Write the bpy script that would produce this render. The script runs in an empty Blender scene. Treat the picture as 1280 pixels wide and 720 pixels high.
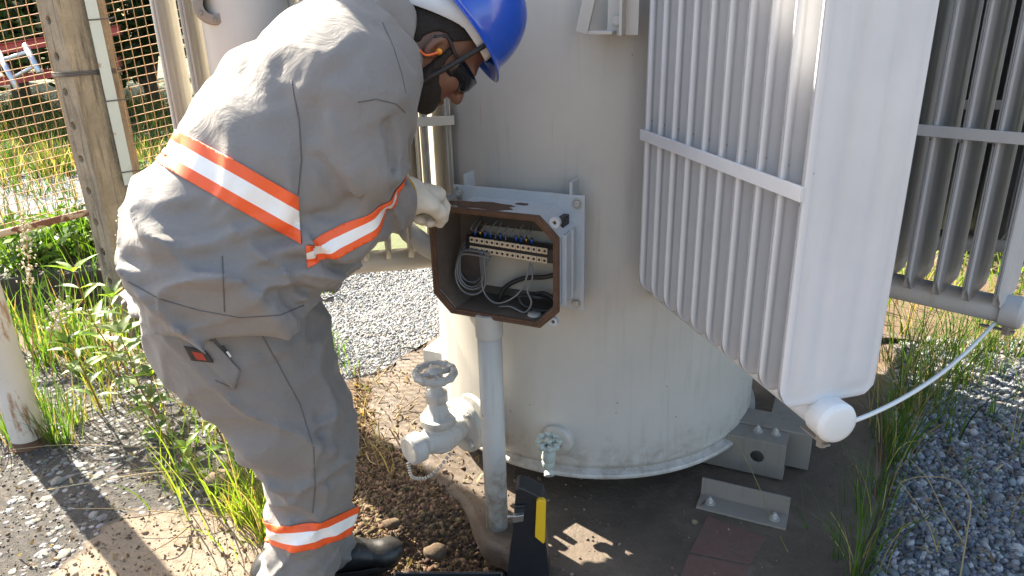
import bpy, bmesh, math, random
import numpy as np
from mathutils import Vector, Matrix, Quaternion
from mathutils.bvhtree import BVHTree

random.seed(7)
RNG = np.random.default_rng(11)
SC = bpy.context.scene
COL = SC.collection
PI = math.pi

# ------------------------------------------------------------------ camera
F_PX, CAM_H = 930.0, 1.5
_g = Vector((65.0, 2390.0, F_PX)).normalized()
_Y = (Vector((0, 0, 1)) - _g * _g.z).normalized()
_X = _g.cross(_Y)
CAM = Vector((0, 0, CAM_H))

def ray(u, v):
    d = Vector((u - 640.0, v - 360.0, F_PX))
    return Vector((d.dot(_X), d.dot(_Y), -d.dot(_g)))

def PY(u, v, y):
    r = ray(u, v); return CAM + r * (y / r.y)

def PZ(u, v, z):
    r = ray(u, v); return CAM + r * ((z - CAM_H) / r.z)

cd = bpy.data.cameras.new('camera')
cam = bpy.data.objects.new('camera', cd); COL.objects.link(cam)
rx = Vector((_X.x, _Y.x, -_g.x)); ry = Vector((_X.y, _Y.y, -_g.y)); rz = Vector((_X.z, _Y.z, -_g.z))
# rows above: image-right, image-down and view axis written in world coordinates
M3 = Matrix((rx, -ry, -rz)).transposed()
cam.matrix_world = Matrix.Translation(CAM) @ M3.to_4x4()
cd.sensor_width = 36.0; cd.lens = F_PX / 1280.0 * 36.0
cd.clip_end = 500.0; cd.clip_start = 0.02
SC.camera = cam

# ------------------------------------------------------------------ object helpers
def link(o, parent=None):
    COL.objects.link(o)
    if parent is not None:
        o.parent = parent
    return o

def tag(o, label=None, cat=None, group=None, kind=None):
    if label: o['label'] = label
    if cat: o['category'] = cat
    if group: o['group'] = group
    if kind: o['kind'] = kind
    return o

def empty(name, loc=(0, 0, 0), parent=None):
    o = bpy.data.objects.new(name, None)
    o.empty_display_size = 0.05
    link(o, parent); o.location = loc
    return o

def copy_tree(o, parent=None):
    c = o.copy(); COL.objects.link(c); c.parent = parent
    for ch in list(o.children):
        copy_tree(ch, c)
    return c

class MB:
    """collects shapes into one mesh, material slot per shape"""
    def __init__(self):
        self.bm = bmesh.new(); self.mats = []
        self.mi = 0
    def use(self, mat):
        if mat not in self.mats: self.mats.append(mat)
        self.mi = self.mats.index(mat); return self
    def _f(self, vs, smooth=False):
        try:
            f = self.bm.faces.new(vs)
        except ValueError:
            return None
        f.material_index = self.mi; f.smooth = smooth
        return f
    def box(self, c, s, M=None, bevel=0.0):
        """c centre, s full sizes, M 3x3 axes (columns)"""
        M = M or Matrix.Identity(3)
        tmp = bmesh.new()
        r = bmesh.ops.create_cube(tmp, size=1.0)
        for v in tmp.verts:
            v.co = Vector((v.co.x * s[0], v.co.y * s[1], v.co.z * s[2]))
        if bevel > 0:
            bmesh.ops.bevel(tmp, geom=list(tmp.edges), offset=bevel, segments=2, affect='EDGES', profile=0.6)
        c = Vector(c); mp = {}
        for v in tmp.verts:
            mp[v] = self.bm.verts.new(c + M @ v.co)
        for f in tmp.faces:
            self._f([mp[v] for v in f.verts])
        tmp.free(); return self
    def tube(self, pts, r, n=10, cap=True, smooth=True):
        pts = [Vector(p) for p in pts]
        rs = r if isinstance(r, (list, tuple)) else [r] * len(pts)
        rings = []; prev = None
        for i, p in enumerate(pts):
            if i == 0: d = pts[1] - pts[0]
            elif i == len(pts) - 1: d = pts[-1] - pts[-2]
            else: d = (pts[i + 1] - pts[i]).normalized() + (pts[i] - pts[i - 1]).normalized()
            if d.length < 1e-9: d = Vector((0, 0, 1))
            d.normalize()
            if prev is None:
                a = Vector((0, 0, 1)) if abs(d.z) < 0.9 else Vector((1, 0, 0))
                prev = (a - d * a.dot(d)).normalized()
            else:
                prev = (prev - d * prev.dot(d))
                if prev.length < 1e-6:
                    a = Vector((0, 0, 1)) if abs(d.z) < 0.9 else Vector((1, 0, 0)); prev = a - d * a.dot(d)
                prev.normalize()
            b = d.cross(prev)
            rings.append([self.bm.verts.new(p + (prev * math.cos(k * 2 * PI / n) + b * math.sin(k * 2 * PI / n)) * rs[i]) for k in range(n)])
        for i in range(len(rings) - 1):
            for k in range(n):
                self._f([rings[i][k], rings[i][(k + 1) % n], rings[i + 1][(k + 1) % n], rings[i + 1][k]], smooth)
        if cap:
            self._f(rings[0][::-1]); self._f(rings[-1])
        return self
    def lathe(self, prof, base, axis=(0, 0, 1), n=32, smooth=True, close=False, sharp=True):
        """prof [(r, h)], duplicated rings at sharp corners are made by repeating a point"""
        ax = Vector(axis).normalized()
        a = Vector((0, 0, 1)) if abs(ax.z) < 0.9 else Vector((1, 0, 0))
        u = (a - ax * a.dot(ax)).normalized(); w = ax.cross(u); base = Vector(base)
        rings = []
        for (r, h) in prof:
            if r < 1e-6:
                rings.append([self.bm.verts.new(base + ax * h)])
            else:
                rings.append([self.bm.verts.new(base + ax * h + (u * math.cos(k * 2 * PI / n) + w * math.sin(k * 2 * PI / n)) * r) for k in range(n)])
        for i in range(len(rings) - 1):
            A, B = rings[i], rings[i + 1]
            if prof[i] == prof[i + 1]: continue
            for k in range(n):
                k2 = (k + 1) % n
                if len(A) == 1 and len(B) == 1: continue
                if len(A) == 1: self._f([A[0], B[k2], B[k]], smooth)
                elif len(B) == 1: self._f([A[k], A[k2], B[0]], smooth)
                else: self._f([A[k], A[k2], B[k2], B[k]], smooth)
        return self
    def prism(self, poly, z0, z1, M=None, o=(0, 0, 0), smooth=False):
        """poly list of 2D points extruded along the third axis; M maps local axes to world"""
        M = M or Matrix.Identity(3); o = Vector(o)
        lo = [self.bm.verts.new(o + M @ Vector((p[0], p[1], z0))) for p in poly]
        hi = [self.bm.verts.new(o + M @ Vector((p[0], p[1], z1))) for p in poly]
        n = len(poly)
        for k in range(n):
            self._f([lo[k], lo[(k + 1) % n], hi[(k + 1) % n], hi[k]], smooth)
        self._f(lo[::-1]); self._f(hi)
        return self
    def ringprism(self, outer, inner, z0, z1, M=None, o=(0, 0, 0)):
        M = M or Matrix.Identity(3); o = Vector(o); n = len(outer)
        V = lambda p, z: self.bm.verts.new(o + M @ Vector((p[0], p[1], z)))
        ol = [V(p, z0) for p in outer]; oh = [V(p, z1) for p in outer]
        il = [V(p, z0) for p in inner]; ih = [V(p, z1) for p in inner]
        for k in range(n):
            j = (k + 1) % n
            self._f([ol[k], ol[j], oh[j], oh[k]]); self._f([il[j], il[k], ih[k], ih[j]])
            self._f([oh[k], oh[j], ih[j], ih[k]]); self._f([ol[j], ol[k], il[k], il[j]])
        return self
    def hexbolt(self, p, axis, r=0.008, h=0.006, stem=0.0):
        ax = Vector(axis).normalized()
        self.lathe([(0, 0), (r * 1.5, 0), (r * 1.5, 0.0015), (r * 1.0, 0.0015)], p, ax, 16, False)
        self.lathe([(r, 0.0015), (r, h), (r * 0.8, h + 0.001), (0, h + 0.001)], p, ax, 6, False)
        if stem: self.tube([Vector(p), Vector(p) + ax * (h + stem)], r * 0.5, 8)
        return self
    def build(self, name, parent=None, bevel=0.0, normals=True, mods=None):
        if normals: bmesh.ops.recalc_face_normals(self.bm, faces=list(self.bm.faces))
        me = bpy.data.meshes.new(name); self.bm.to_mesh(me); self.bm.free()
        for m in self.mats: me.materials.append(m)
        o = link(bpy.data.objects.new(name, me), parent)
        if bevel > 0:
            b = o.modifiers.new('bevel', 'BEVEL'); b.width = bevel; b.segments = 2; b.limit_method = 'ANGLE'; b.angle_limit = math.radians(40)
        return o

def np_mesh(name, V, Fq, mat, parent=None, smooth=False, col=None, mats=None, midx=None):
    """V (n,3) array, Fq (m,k) array of k-gons -> object"""
    V = np.asarray(V, np.float32); Fq = np.asarray(Fq, np.int32)
    me = bpy.data.meshes.new(name)
    k = Fq.shape[1]
    me.vertices.add(len(V)); me.vertices.foreach_set('co', V.ravel())
    me.loops.add(Fq.size); me.loops.foreach_set('vertex_index', Fq.ravel())
    me.polygons.add(len(Fq)); me.polygons.foreach_set('loop_start', np.arange(0, Fq.size, k, dtype=np.int32))
    if smooth: me.polygons.foreach_set('use_smooth', np.ones(len(Fq), bool))
    for m in (mats or [mat]): me.materials.append(m)
    if midx is not None: me.polygons.foreach_set('material_index', np.asarray(midx, np.int32))
    me.update(calc_edges=True)
    if col is not None:
        a = me.color_attributes.new('tint', 'FLOAT_COLOR', 'POINT')
        c4 = np.ones((len(V), 4), np.float32); c4[:, :3] = col
        a.data.foreach_set('color', c4.ravel())
    me.validate()
    return link(bpy.data.objects.new(name, me), parent)

# ------------------------------------------------------------------ numpy noise
_T = np.random.default_rng(3).random((64, 64, 64)).astype(np.float32)
def vnoise(p, s):
    q = np.asarray(p, np.float32) * s + 1000.0
    i = np.floor(q).astype(np.int64); f = (q - i).astype(np.float32); f = f * f * (3 - 2 * f)
    i &= 63; j = (i + 1) & 63
    x0, y0, z0 = i[..., 0], i[..., 1], i[..., 2]; x1, y1, z1 = j[..., 0], j[..., 1], j[..., 2]
    fx, fy, fz = f[..., 0], f[..., 1], f[..., 2]
    a = _T[x0, y0, z0] * (1 - fx) + _T[x1, y0, z0] * fx
    b = _T[x0, y1, z0] * (1 - fx) + _T[x1, y1, z0] * fx
    c = _T[x0, y0, z1] * (1 - fx) + _T[x1, y0, z1] * fx
    d = _T[x0, y1, z1] * (1 - fx) + _T[x1, y1, z1] * fx
    a = a * (1 - fy) + b * fy; c = c * (1 - fy) + d * fy
    return (a * (1 - fz) + c * fz) * 2 - 1

# ------------------------------------------------------------------ materials
class NT:
    def __init__(self, name):
        self.m = bpy.data.materials.new(name); self.m.use_nodes = True
        self.t = self.m.node_tree; self.t.nodes.clear()
        self.out = self.t.nodes.new('ShaderNodeOutputMaterial')
        self.b = self.t.nodes.new('ShaderNodeBsdfPrincipled')
        self.t.links.new(self.b.outputs[0], self.out.inputs[0])
        self._tc = None
    def n(self, typ, **kw):
        x = self.t.nodes.new('ShaderNode' + typ)
        for k, v in kw.items(): setattr(x, k, v)
        return x
    def l(self, a, b): self.t.links.new(a, b)
    def co(self, kind='Object'):
        if self._tc is None: self._tc = self.n('TexCoord')
        return self._tc.outputs[kind]
    def noise(self, scale, detail=4, rough=0.55, vec=None, stretch=None, dist=0.0):
        x = self.n('TexNoise'); x.inputs['Scale'].default_value = scale; x.inputs['Detail'].default_value = detail
        x.inputs['Roughness'].default_value = rough; x.inputs['Distortion'].default_value = dist
        v = vec or self.co()
        if stretch:
            mp = self.n('Mapping'); mp.inputs['Scale'].default_value = stretch; self.l(v, mp.inputs[0]); v = mp.outputs[0]
        self.l(v, x.inputs['Vector']); return x.outputs[0]
    def voro(self, scale, feature='F1', out='Distance', vec=None):
        x = self.n('TexVoronoi'); x.feature = feature; x.inputs['Scale'].default_value = scale
        self.l(vec or self.co(), x.inputs['Vector']); return x.outputs[out]
    def ramp(self, fac, stops, interp='LINEAR'):
        r = self.n('ValToRGB'); e = r.color_ramp.elements; r.color_ramp.interpolation = interp
        while len(e) < len(stops): e.new(0.5)
        for i, (p, c) in enumerate(stops):
            e[i].position = p
            e[i].color = (*c, 1) if isinstance(c, (tuple, list)) else (c, c, c, 1)
        self.l(fac, r.inputs[0]); return r.outputs[0]
    def mix(self, a, b, fac, typ='MIX'):
        x = self.n('Mix'); x.data_type = 'RGBA'; x.blend_type = typ
        for s, v in ((x.inputs[0], fac), (x.inputs[6], a), (x.inputs[7], b)):
            if hasattr(v, 'links'): self.l(v, s)
            elif isinstance(v, (tuple, list)): s.default_value = (*v, 1)
            else: s.default_value = v
        return x.outputs[2]
    def math(self, op, a, b=0.0):
        x = self.n('Math'); x.operation = op
        for s, v in zip(x.inputs, (a, b)):
            if hasattr(v, 'links'): self.l(v, s)
            else: s.default_value = v
        return x.outputs[0]
    def attr(self, name='tint'):
        x = self.n('Attribute'); x.attribute_name = name; return x.outputs['Color']
    def bump(self, h, strength=0.3, dist=0.01, normal=None):
        x = self.n('Bump'); x.inputs['Strength'].default_value = strength; x.inputs['Distance'].default_value = dist
        self.l(h, x.inputs['Height'])
        if normal: self.l(normal, x.inputs['Normal'])
        self.l(x.outputs[0], self.b.inputs['Normal']); return x.outputs[0]
    def set(self, col=None, rough=None, metal=None, **kw):
        b = self.b
        for k, v in (('Base Color', col), ('Roughness', rough), ('Metallic', metal)):
            if v is None: continue
            if hasattr(v, 'links'): self.l(v, b.inputs[k])
            else: b.inputs[k].default_value = (*v, 1) if isinstance(v, (tuple, list)) else v
        for k, v in kw.items(): b.inputs[k.replace('_', ' ')].default_value = v
        return self

def paint(name, base, dirt=(0.16, 0.13, 0.10), dirt_amt=0.35, rust=0.0, rough=0.45, bump=0.05, streak=True, drip=0.0, mud=0.0, chips=0.0):
    """sprayed outdoor enamel: faint blotches, vertical dirt streaks, a few rust specks"""
    t = NT(name)
    n1 = t.noise(3.0, 5, 0.6)
    c = t.mix(base, tuple(x * 0.86 for x in base), t.ramp(n1, [(0.35, 0.0), (0.7, 1.0)]))
    if streak:
        s = t.noise(9.0, 5, 0.6, stretch=(5.0, 5.0, 0.35))
        s2 = t.noise(2.2, 3, 0.5)
        f = t.math('MULTIPLY', t.ramp(s, [(0.52, 0.0), (0.78, 1.0)]), t.ramp(s2, [(0.4, 0.0), (0.7, dirt_amt)]))
        c = t.mix(c, dirt, f)
    if rust > 0:
        r = t.noise(14.0, 6, 0.65)
        f = t.ramp(r, [(0.74 - rust * 0.2, 0.0), (0.78 - rust * 0.2, 1.0)])
        c = t.mix(c, t.mix((0.20, 0.075, 0.03), (0.34, 0.16, 0.07), t.noise(60, 3)), f)
    if drip > 0:
        dn_ = t.noise(11.0, 4, 0.5, stretch=(6.0, 6.0, 0.28))
        f = t.math('MULTIPLY', t.ramp(dn_, [(0.66, 0.0), (0.74, 1.0)]), t.ramp(t.noise(1.7, 3), [(0.50, 0.0), (0.62, drip)]))
        c = t.mix(c, (0.36, 0.20, 0.09), f)
    if mud > 0:
        sx = t.n('SeparateXYZ'); t.l(t.co(), sx.inputs[0])
        hgt = t.math('ADD', sx.outputs[2], t.math('MULTIPLY', t.noise(7, 5, 0.65), -0.34))
        f = t.math('MULTIPLY', t.ramp(hgt, [(0.0, mud), (0.10, 0.0)]), t.ramp(t.noise(22, 6, 0.7), [(0.40, 0.0), (0.62, 1.0)]))
        c = t.mix(c, (0.20, 0.145, 0.095), f)
    if chips > 0:
        f = t.ramp(t.voro(16), [(0.030 * chips, 1.0), (0.045 * chips, 0.0)])
        f = t.math('MULTIPLY', f, t.ramp(t.noise(3.1, 2), [(0.5, 0.0), (0.56, 1.0)]))
        c = t.mix(c, (0.17, 0.10, 0.06), f)
    t.set(c, rough, 0.0)
    t.l(t.ramp(t.noise(6, 4), [(0.3, rough - 0.08), (0.7, rough + 0.12)]), t.b.inputs['Roughness'])
    t.bump(t.noise(55, 4, 0.6), bump, 0.004)
    return t.m

def simple(name, base, rough=0.5, metal=0.0, var=0.2, scale=30, bump=0.1, bscale=90, **kw):
    t = NT(name)
    c = t.mix(tuple(x * (1 - var) for x in base), tuple(min(1, x * (1 + var)) for x in base), t.noise(scale, 4))
    t.set(c, rough, metal, **kw)
    t.bump(t.noise(bscale, 4), bump, 0.004)
    return t.m

MAT = {}
MAT['tank'] = paint('tank_paint', (0.49, 0.463, 0.425), (0.20, 0.165, 0.125), 0.42, rough=0.40, drip=.4, mud=.5, chips=1.0)
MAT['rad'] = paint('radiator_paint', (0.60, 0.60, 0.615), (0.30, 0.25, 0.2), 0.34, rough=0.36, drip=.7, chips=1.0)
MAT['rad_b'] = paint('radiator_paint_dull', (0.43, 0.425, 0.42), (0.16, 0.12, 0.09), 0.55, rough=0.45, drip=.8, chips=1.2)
MAT['rad_shade'] = paint('radiator_paint_shade', (0.17, 0.165, 0.16), (0.2, 0.16, 0.12), 0.35, rough=0.45)  # same paint darkened, shade between the far fins put into the colour
MAT['rad_left'] = paint('radiator_paint_left', (0.55, 0.52, 0.46), (0.25, 0.2, 0.15), 0.4, rough=0.45)
MAT['box'] = paint('box_paint', (0.47, 0.50, 0.53), (0.2, 0.16, 0.12), 0.3, rust=0.05, rough=0.45)
MAT['skid'] = paint('skid_paint', (0.235, 0.205, 0.175), (0.1, 0.08, 0.06), 0.6, rust=0.12, rough=0.55)
MAT['valve'] = paint('valve_paint', (0.54, 0.53, 0.51), (0.17, 0.125, 0.085), 0.8, rust=0.16, rough=0.5, bump=0.35, drip=.6)
MAT['drain'] = paint('drain_paint', (0.40, 0.44, 0.40), (0.15, 0.12, 0.1), 0.5, rust=0.1, rough=0.5, bump=0.2)
MAT['pipe'] = paint('pipe_paint', (0.46, 0.455, 0.435), (0.14, 0.11, 0.08), 0.45, rough=0.42, drip=.6, mud=.9, chips=1.3)
MAT['rust'] = simple('rust', (0.105, 0.055, 0.032), 0.85, 0.0, 0.5, 40, 0.5, 120)
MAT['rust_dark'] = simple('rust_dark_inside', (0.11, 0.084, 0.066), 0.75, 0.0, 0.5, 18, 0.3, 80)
MAT['black'] = simple('black_plastic', (0.012, 0.013, 0.016), 0.42, 0, 0.2, 60, 0.15, 300)
MAT['rubber'] = simple('black_rubber', (0.012, 0.012, 0.012), 0.55, 0, 0.3, 50, 0.1, 150)
MAT['yellow'] = simple('yellow_plastic', (0.66, 0.40, 0.02), 0.42, 0, 0.1, 40, 0.1, 250)
MAT['latch'] = simple('latch_metal', (0.5, 0.5, 0.5), 0.3, 0.9, 0.1, 60, 0.05)
MAT['steel'] = simple('bare_steel', (0.38, 0.38, 0.37), 0.38, 0.85, 0.15, 60, 0.1)
MAT['bolt'] = simple('painted_bolt', (0.42, 0.40, 0.37), 0.5, 0.2, 0.3, 60, 0.2)
MAT['beige'] = simple('terminal_beige', (0.58, 0.47, 0.34), 0.5, 0, 0.12, 60, 0.05)
MAT['blue_lug'] = simple('blue_ferrule', (0.02, 0.09, 0.36), 0.4, 0, 0.1)
MAT['brass'] = simple('brass', (0.55, 0.33, 0.1), 0.35, 0.9, 0.2)
MAT['wire_grey'] = simple('grey_wire', (0.16, 0.16, 0.165), 0.5, 0, 0.15)
MAT['wire_black'] = simple('black_cable', (0.02, 0.02, 0.02), 0.5, 0, 0.15)
MAT['inner_plate'] = paint('mounting_plate', (0.44, 0.40, 0.34), (0.15, 0.1, 0.06), 0.6, rust=0.06, rough=0.55)
MAT['helmet'] = simple('blue_helmet', (0.006, 0.062, 0.42), 0.22, 0, 0.05, 8, 0.02, 20, Coat_Weight=0.4, Coat_Roughness=0.12)
MAT['strap_white'] = simple('white_strap', (0.62, 0.62, 0.62), 0.45, 0, 0.08, 40, 0.1)
MAT['glass_dark'] = simple('dark_lens', (0.01, 0.01, 0.012), 0.12, 0, 0.1)
MAT['cord'] = simple('orange_cord', (0.75, 0.13, 0.03), 0.45, 0, 0.1)
MAT['plug'] = simple('orange_plug', (0.8, 0.32, 0.03), 0.4, 0, 0.2)
MAT['tape'] = simple('silver_tape', (0.82, 0.80, 0.77), 0.35, 0, 0.05, 60, 0.1, 600)
MAT['orange'] = simple('orange_tape', (0.85, 0.11, 0.025), 0.5, 0, 0.08, 60, 0.1, 600)
MAT['tagred'] = simple('red_tag', (0.32, 0.035, 0.02), 0.6, 0, 0.2)
MAT['tagblack'] = simple('black_tag', (0.02, 0.018, 0.018), 0.6, 0, 0.2)
MAT['white_paint'] = paint('white_cap_paint', (0.68, 0.68, 0.67), (0.4, 0.3, 0.2), 0.2, rough=0.4)
MAT['red_beam'] = paint('red_beam_paint', (0.42, 0.055, 0.055), (0.1, 0.05, 0.04), 0.4, rough=0.5)
MAT['alu'] = simple('aluminium', (0.6, 0.62, 0.65), 0.4, 0.7, 0.1)
MAT['wire_rust'] = simple('rusty_wire', (0.48, 0.28, 0.14), 0.75, 0.0, 0.4, 8, 0.2)
MAT['bark'] = simple('bark', (0.11, 0.08, 0.055), 0.9, 0, 0.4, 20, 0.6, 40)

def fabric(name, base, seamdark=0.8):
    t = NT(name)
    n = t.noise(5, 5, 0.6)
    c = t.mix(tuple(x * 0.86 for x in base), tuple(x * 1.10 for x in base), n)
    c = t.mix(c, tuple(x * 1.22 for x in base), t.ramp(t.noise(140, 2), [(0.5, 0.0), (0.8, 0.25)]))
    c = t.mix(c, tuple(x * y for x, y in zip(base, (.62, .56, .50))), t.math('MULTIPLY', t.ramp(t.noise(4.2, 6, 0.7), [(0.54, 0.0), (0.70, 0.55)]), t.ramp(t.noise(1.9, 2), [(0.4, 0.0), (0.6, 1.0)])))
    t.set(c, 0.82, 0.0, Sheen_Weight=0.12, Sheen_Roughness=0.5)
    a = t.noise(13, 4, 0.55, dist=0.8)
    w = t.n('TexWave'); w.inputs['Scale'].default_value = 260; t.l(t.co(), w.inputs[0])
    h = t.math('ADD', a, t.math('MULTIPLY', w.outputs[1], 0.015))
    rn = t.n('TexNoise'); rn.noise_type = 'RIDGED_MULTIFRACTAL'; rn.inputs['Scale'].default_value = 6.5; rn.inputs['Detail'].default_value = 3.5
    rn.inputs['Roughness'].default_value = 0.45; rn.inputs['Distortion'].default_value = 0.7
    mp = t.n('Mapping'); mp.inputs['Scale'].default_value = (1.0, 1.0, 1.5); mp.inputs['Rotation'].default_value = (0.3, 0.5, 0.2); t.l(t.co(), mp.inputs[0]); t.l(mp.outputs[0], rn.inputs['Vector'])
    h = t.math('ADD', h, t.math('MULTIPLY', rn.outputs[0], 0.55))
    t.bump(h, 0.42, 0.016)
    return t.m
MAT['fabric'] = fabric('grey_twill', (0.205, 0.190, 0.180))
MAT['fabric2'] = fabric('grey_twill_trousers', (0.178, 0.166, 0.158))
MAT['seam'] = simple('seam_thread', (0.11, 0.098, 0.092), 0.9, 0, 0.2)

def glove_mat():
    t = NT('cotton_glove')
    c = t.mix((0.58, 0.53, 0.45), (0.74, 0.69, 0.60), t.noise(18, 5))
    c = t.mix(c, (0.32, 0.26, 0.2), t.ramp(t.noise(9, 4), [(0.6, 0.0), (0.8, 0.6)]))
    t.set(c, 0.92, 0)
    w = t.n('TexWave'); w.inputs['Scale'].default_value = 170; w.inputs['Distortion'].default_value = 2; t.l(t.co(), w.inputs[0])
    t.bump(t.math('ADD', t.noise(60, 3), t.math('MULTIPLY', w.outputs[1], 0.5)), 0.4, 0.004)
    return t.m
MAT['glove'] = glove_mat()
MAT['glove_hem'] = simple('mustard_hem', (0.45, 0.25, 0.03), 0.9, 0, 0.15)

def skin_mat():
    t = NT('brown_skin')
    c = t.mix((0.115, 0.050, 0.031), (0.185, 0.082, 0.050), t.noise(22, 4))
    t.set(c, 0.5, 0, Subsurface_Weight=0.12, Subsurface_Scale=0.01)
    t.b.inputs['Subsurface Radius'].default_value = (1.0, 0.35, 0.2)
    t.bump(t.noise(180, 3), 0.15, 0.003)
    return t.m
MAT['skin'] = skin_mat()
def hair_mat():
    t = NT('dark_hair')
    t.set(t.mix((0.008, 0.006, 0.005), (0.03, 0.02, 0.014), t.noise(200, 3)), 0.6, 0)
    t.bump(t.noise(260, 3, 0.7), 0.9, 0.006)
    return t.m
MAT['hair'] = hair_mat()
MAT['boot'] = simple('black_leather', (0.016, 0.015, 0.015), 0.42, 0, 0.4, 30, 0.3, 90)
MAT['sole'] = simple('boot_sole', (0.03, 0.027, 0.024), 0.8, 0, 0.4, 30, 0.3, 90)

def leafy(name, rough=0.55, trans=0.5, tint=(1, 1, 1)):
    t = NT(name); a = t.attr()
    col = t.mix(a, tint, 1.0, 'MULTIPLY')
    t.set(col, rough, 0)
    tr = t.n('BsdfTranslucent')
    t.l(t.mix(col, (1.12, 1.12, 0.5), 1.0, 'MULTIPLY'), tr.inputs[0])
    mx = t.n('MixShader'); mx.inputs[0].default_value = trans
    t.l(t.b.outputs[0], mx.inputs[1]); t.l(tr.outputs[0], mx.inputs[2]); t.l(mx.outputs[0], t.out.inputs[0])
    return t.m
MAT['grass'] = leafy('grass_blades', 0.5, 0.5)
MAT['leaf'] = leafy('green_leaf', 0.45, 0.5)
MAT['foliage'] = leafy('tree_foliage', 0.5, 0.35)
MAT['dry'] = leafy('dry_stalks', 0.8, 0.25)

def stone_mat(name, rough=0.8):
    t = NT(name); a = t.attr()
    c = t.mix(a, t.mix(a, (0.55, 0.5, 0.45), 1.0, 'MULTIPLY'), t.ramp(t.noise(120, 4), [(0.45, 0.0), (0.7, 0.8)]))
    t.set(c, rough, 0); t.bump(t.noise(220, 4), 0.4, 0.003)
    return t.m
MAT['stone'] = stone_mat('crushed_stone')
MAT['clod'] = stone_mat('earth_clods', 0.95)

def concrete_post():
    t = NT('weathered_concrete')
    n = t.noise(4, 6, 0.65)
    c = t.mix((0.20, 0.165, 0.125), (0.36, 0.30, 0.22), t.ramp(n, [(0.35, 0.0), (0.65, 1.0)]))
    s = t.noise(6, 5, 0.6, stretch=(7, 7, 0.6))
    c = t.mix(c, (0.065, 0.055, 0.045), t.ramp(s, [(0.50, 0.0), (0.68, 0.75)]))
    c = t.mix(c, (0.42, 0.37, 0.29), t.ramp(t.voro(55), [(0.0, 0.45), (0.22, 0.0)]))
    t.set(c, 0.9, 0)
    t.bump(t.math('ADD', t.noise(35, 6, 0.7), t.math('MULTIPLY', t.voro(70), 0.5)), 0.6, 0.012)
    return t.m
MAT['post'] = concrete_post()

def rusty_white():
    t = NT('white_paint_rusting')
    c = t.mix((0.58, 0.55, 0.50), (0.46, 0.42, 0.36), t.noise(6, 4))
    s = t.noise(7, 6, 0.65, stretch=(3, 3, 0.7))
    c = t.mix(c, t.mix((0.22, 0.09, 0.04), (0.36, 0.19, 0.1), t.noise(30, 4)), t.ramp(s, [(0.55, 0.0), (0.62, 0.9)]))
    t.set(c, 0.65, 0); t.bump(s, 0.3, 0.01)
    return t.m
MAT['rusty_white'] = rusty_white()
def galv():
    t = NT('pale_green_steel')
    c = t.mix((0.40, 0.46, 0.45), (0.50, 0.52, 0.48), t.noise(12, 5))
    c = t.mix(c, (0.25, 0.12, 0.06), t.ramp(t.noise(20, 5, 0.6), [(0.62, 0.0), (0.7, 0.8)]))
    t.set(c, 0.55, 0.1); t.bump(t.noise(40, 4), 0.15, 0.005)
    return t.m
MAT['galv'] = galv()
def rail_mat():
    t = NT('rust_and_cream_rail')
    w = t.noise(26, 3, 0.5)
    c = t.mix((0.17, 0.07, 0.035), (0.50, 0.36, 0.25), t.ramp(w, [(0.46, 0.0), (0.56, 1.0)]))
    t.set(c, 0.8, 0); t.bump(w, 0.3, 0.006)
    return t.m
MAT['rail'] = rail_mat()

def pad_mat():
    t = NT('stained_concrete')
    n = t.noise(3.5, 7, 0.65)
    c = t.mix((0.060, 0.043, 0.031), (0.115, 0.085, 0.062), t.ramp(n, [(0.35, 0.0), (0.68, 1.0)]))
    c = t.mix(c, (0.18, 0.14, 0.10), t.ramp(t.noise(9, 6, 0.7), [(0.55, 0.0), (0.75, 0.6)]))
    c = t.mix(c, (0.22, 0.18, 0.14), t.ramp(t.voro(90), [(0.0, 0.5), (0.2, 0.0)]))
    t.set(c, 0.85, 0)
    t.l(t.ramp(t.noise(5, 4), [(0.35, 0.6), (0.65, 0.95)]), t.b.inputs['Roughness'])
    t.bump(t.math('ADD', t.noise(40, 7, 0.7), t.math('MULTIPLY', t.noise(8, 4), 0.8)), 0.5, 0.015)
    return t.m
MAT['pad'] = pad_mat()
MAT['brick'] = None
def brick_mat():
    t = NT('worn_red_brick')
    c = t.mix((0.10, 0.046, 0.035), (0.15, 0.085, 0.064), t.noise(14, 5))
    c = t.mix(c, (0.075, 0.06, 0.05), t.ramp(t.noise(10, 6, 0.7), [(0.5, 0.0), (0.68, 0.8)]))
    t.set(c, 0.85, 0); t.bump(t.noise(60, 6, 0.7), 0.5, 0.01)
    return t.m
MAT['brick'] = brick_mat()

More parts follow.
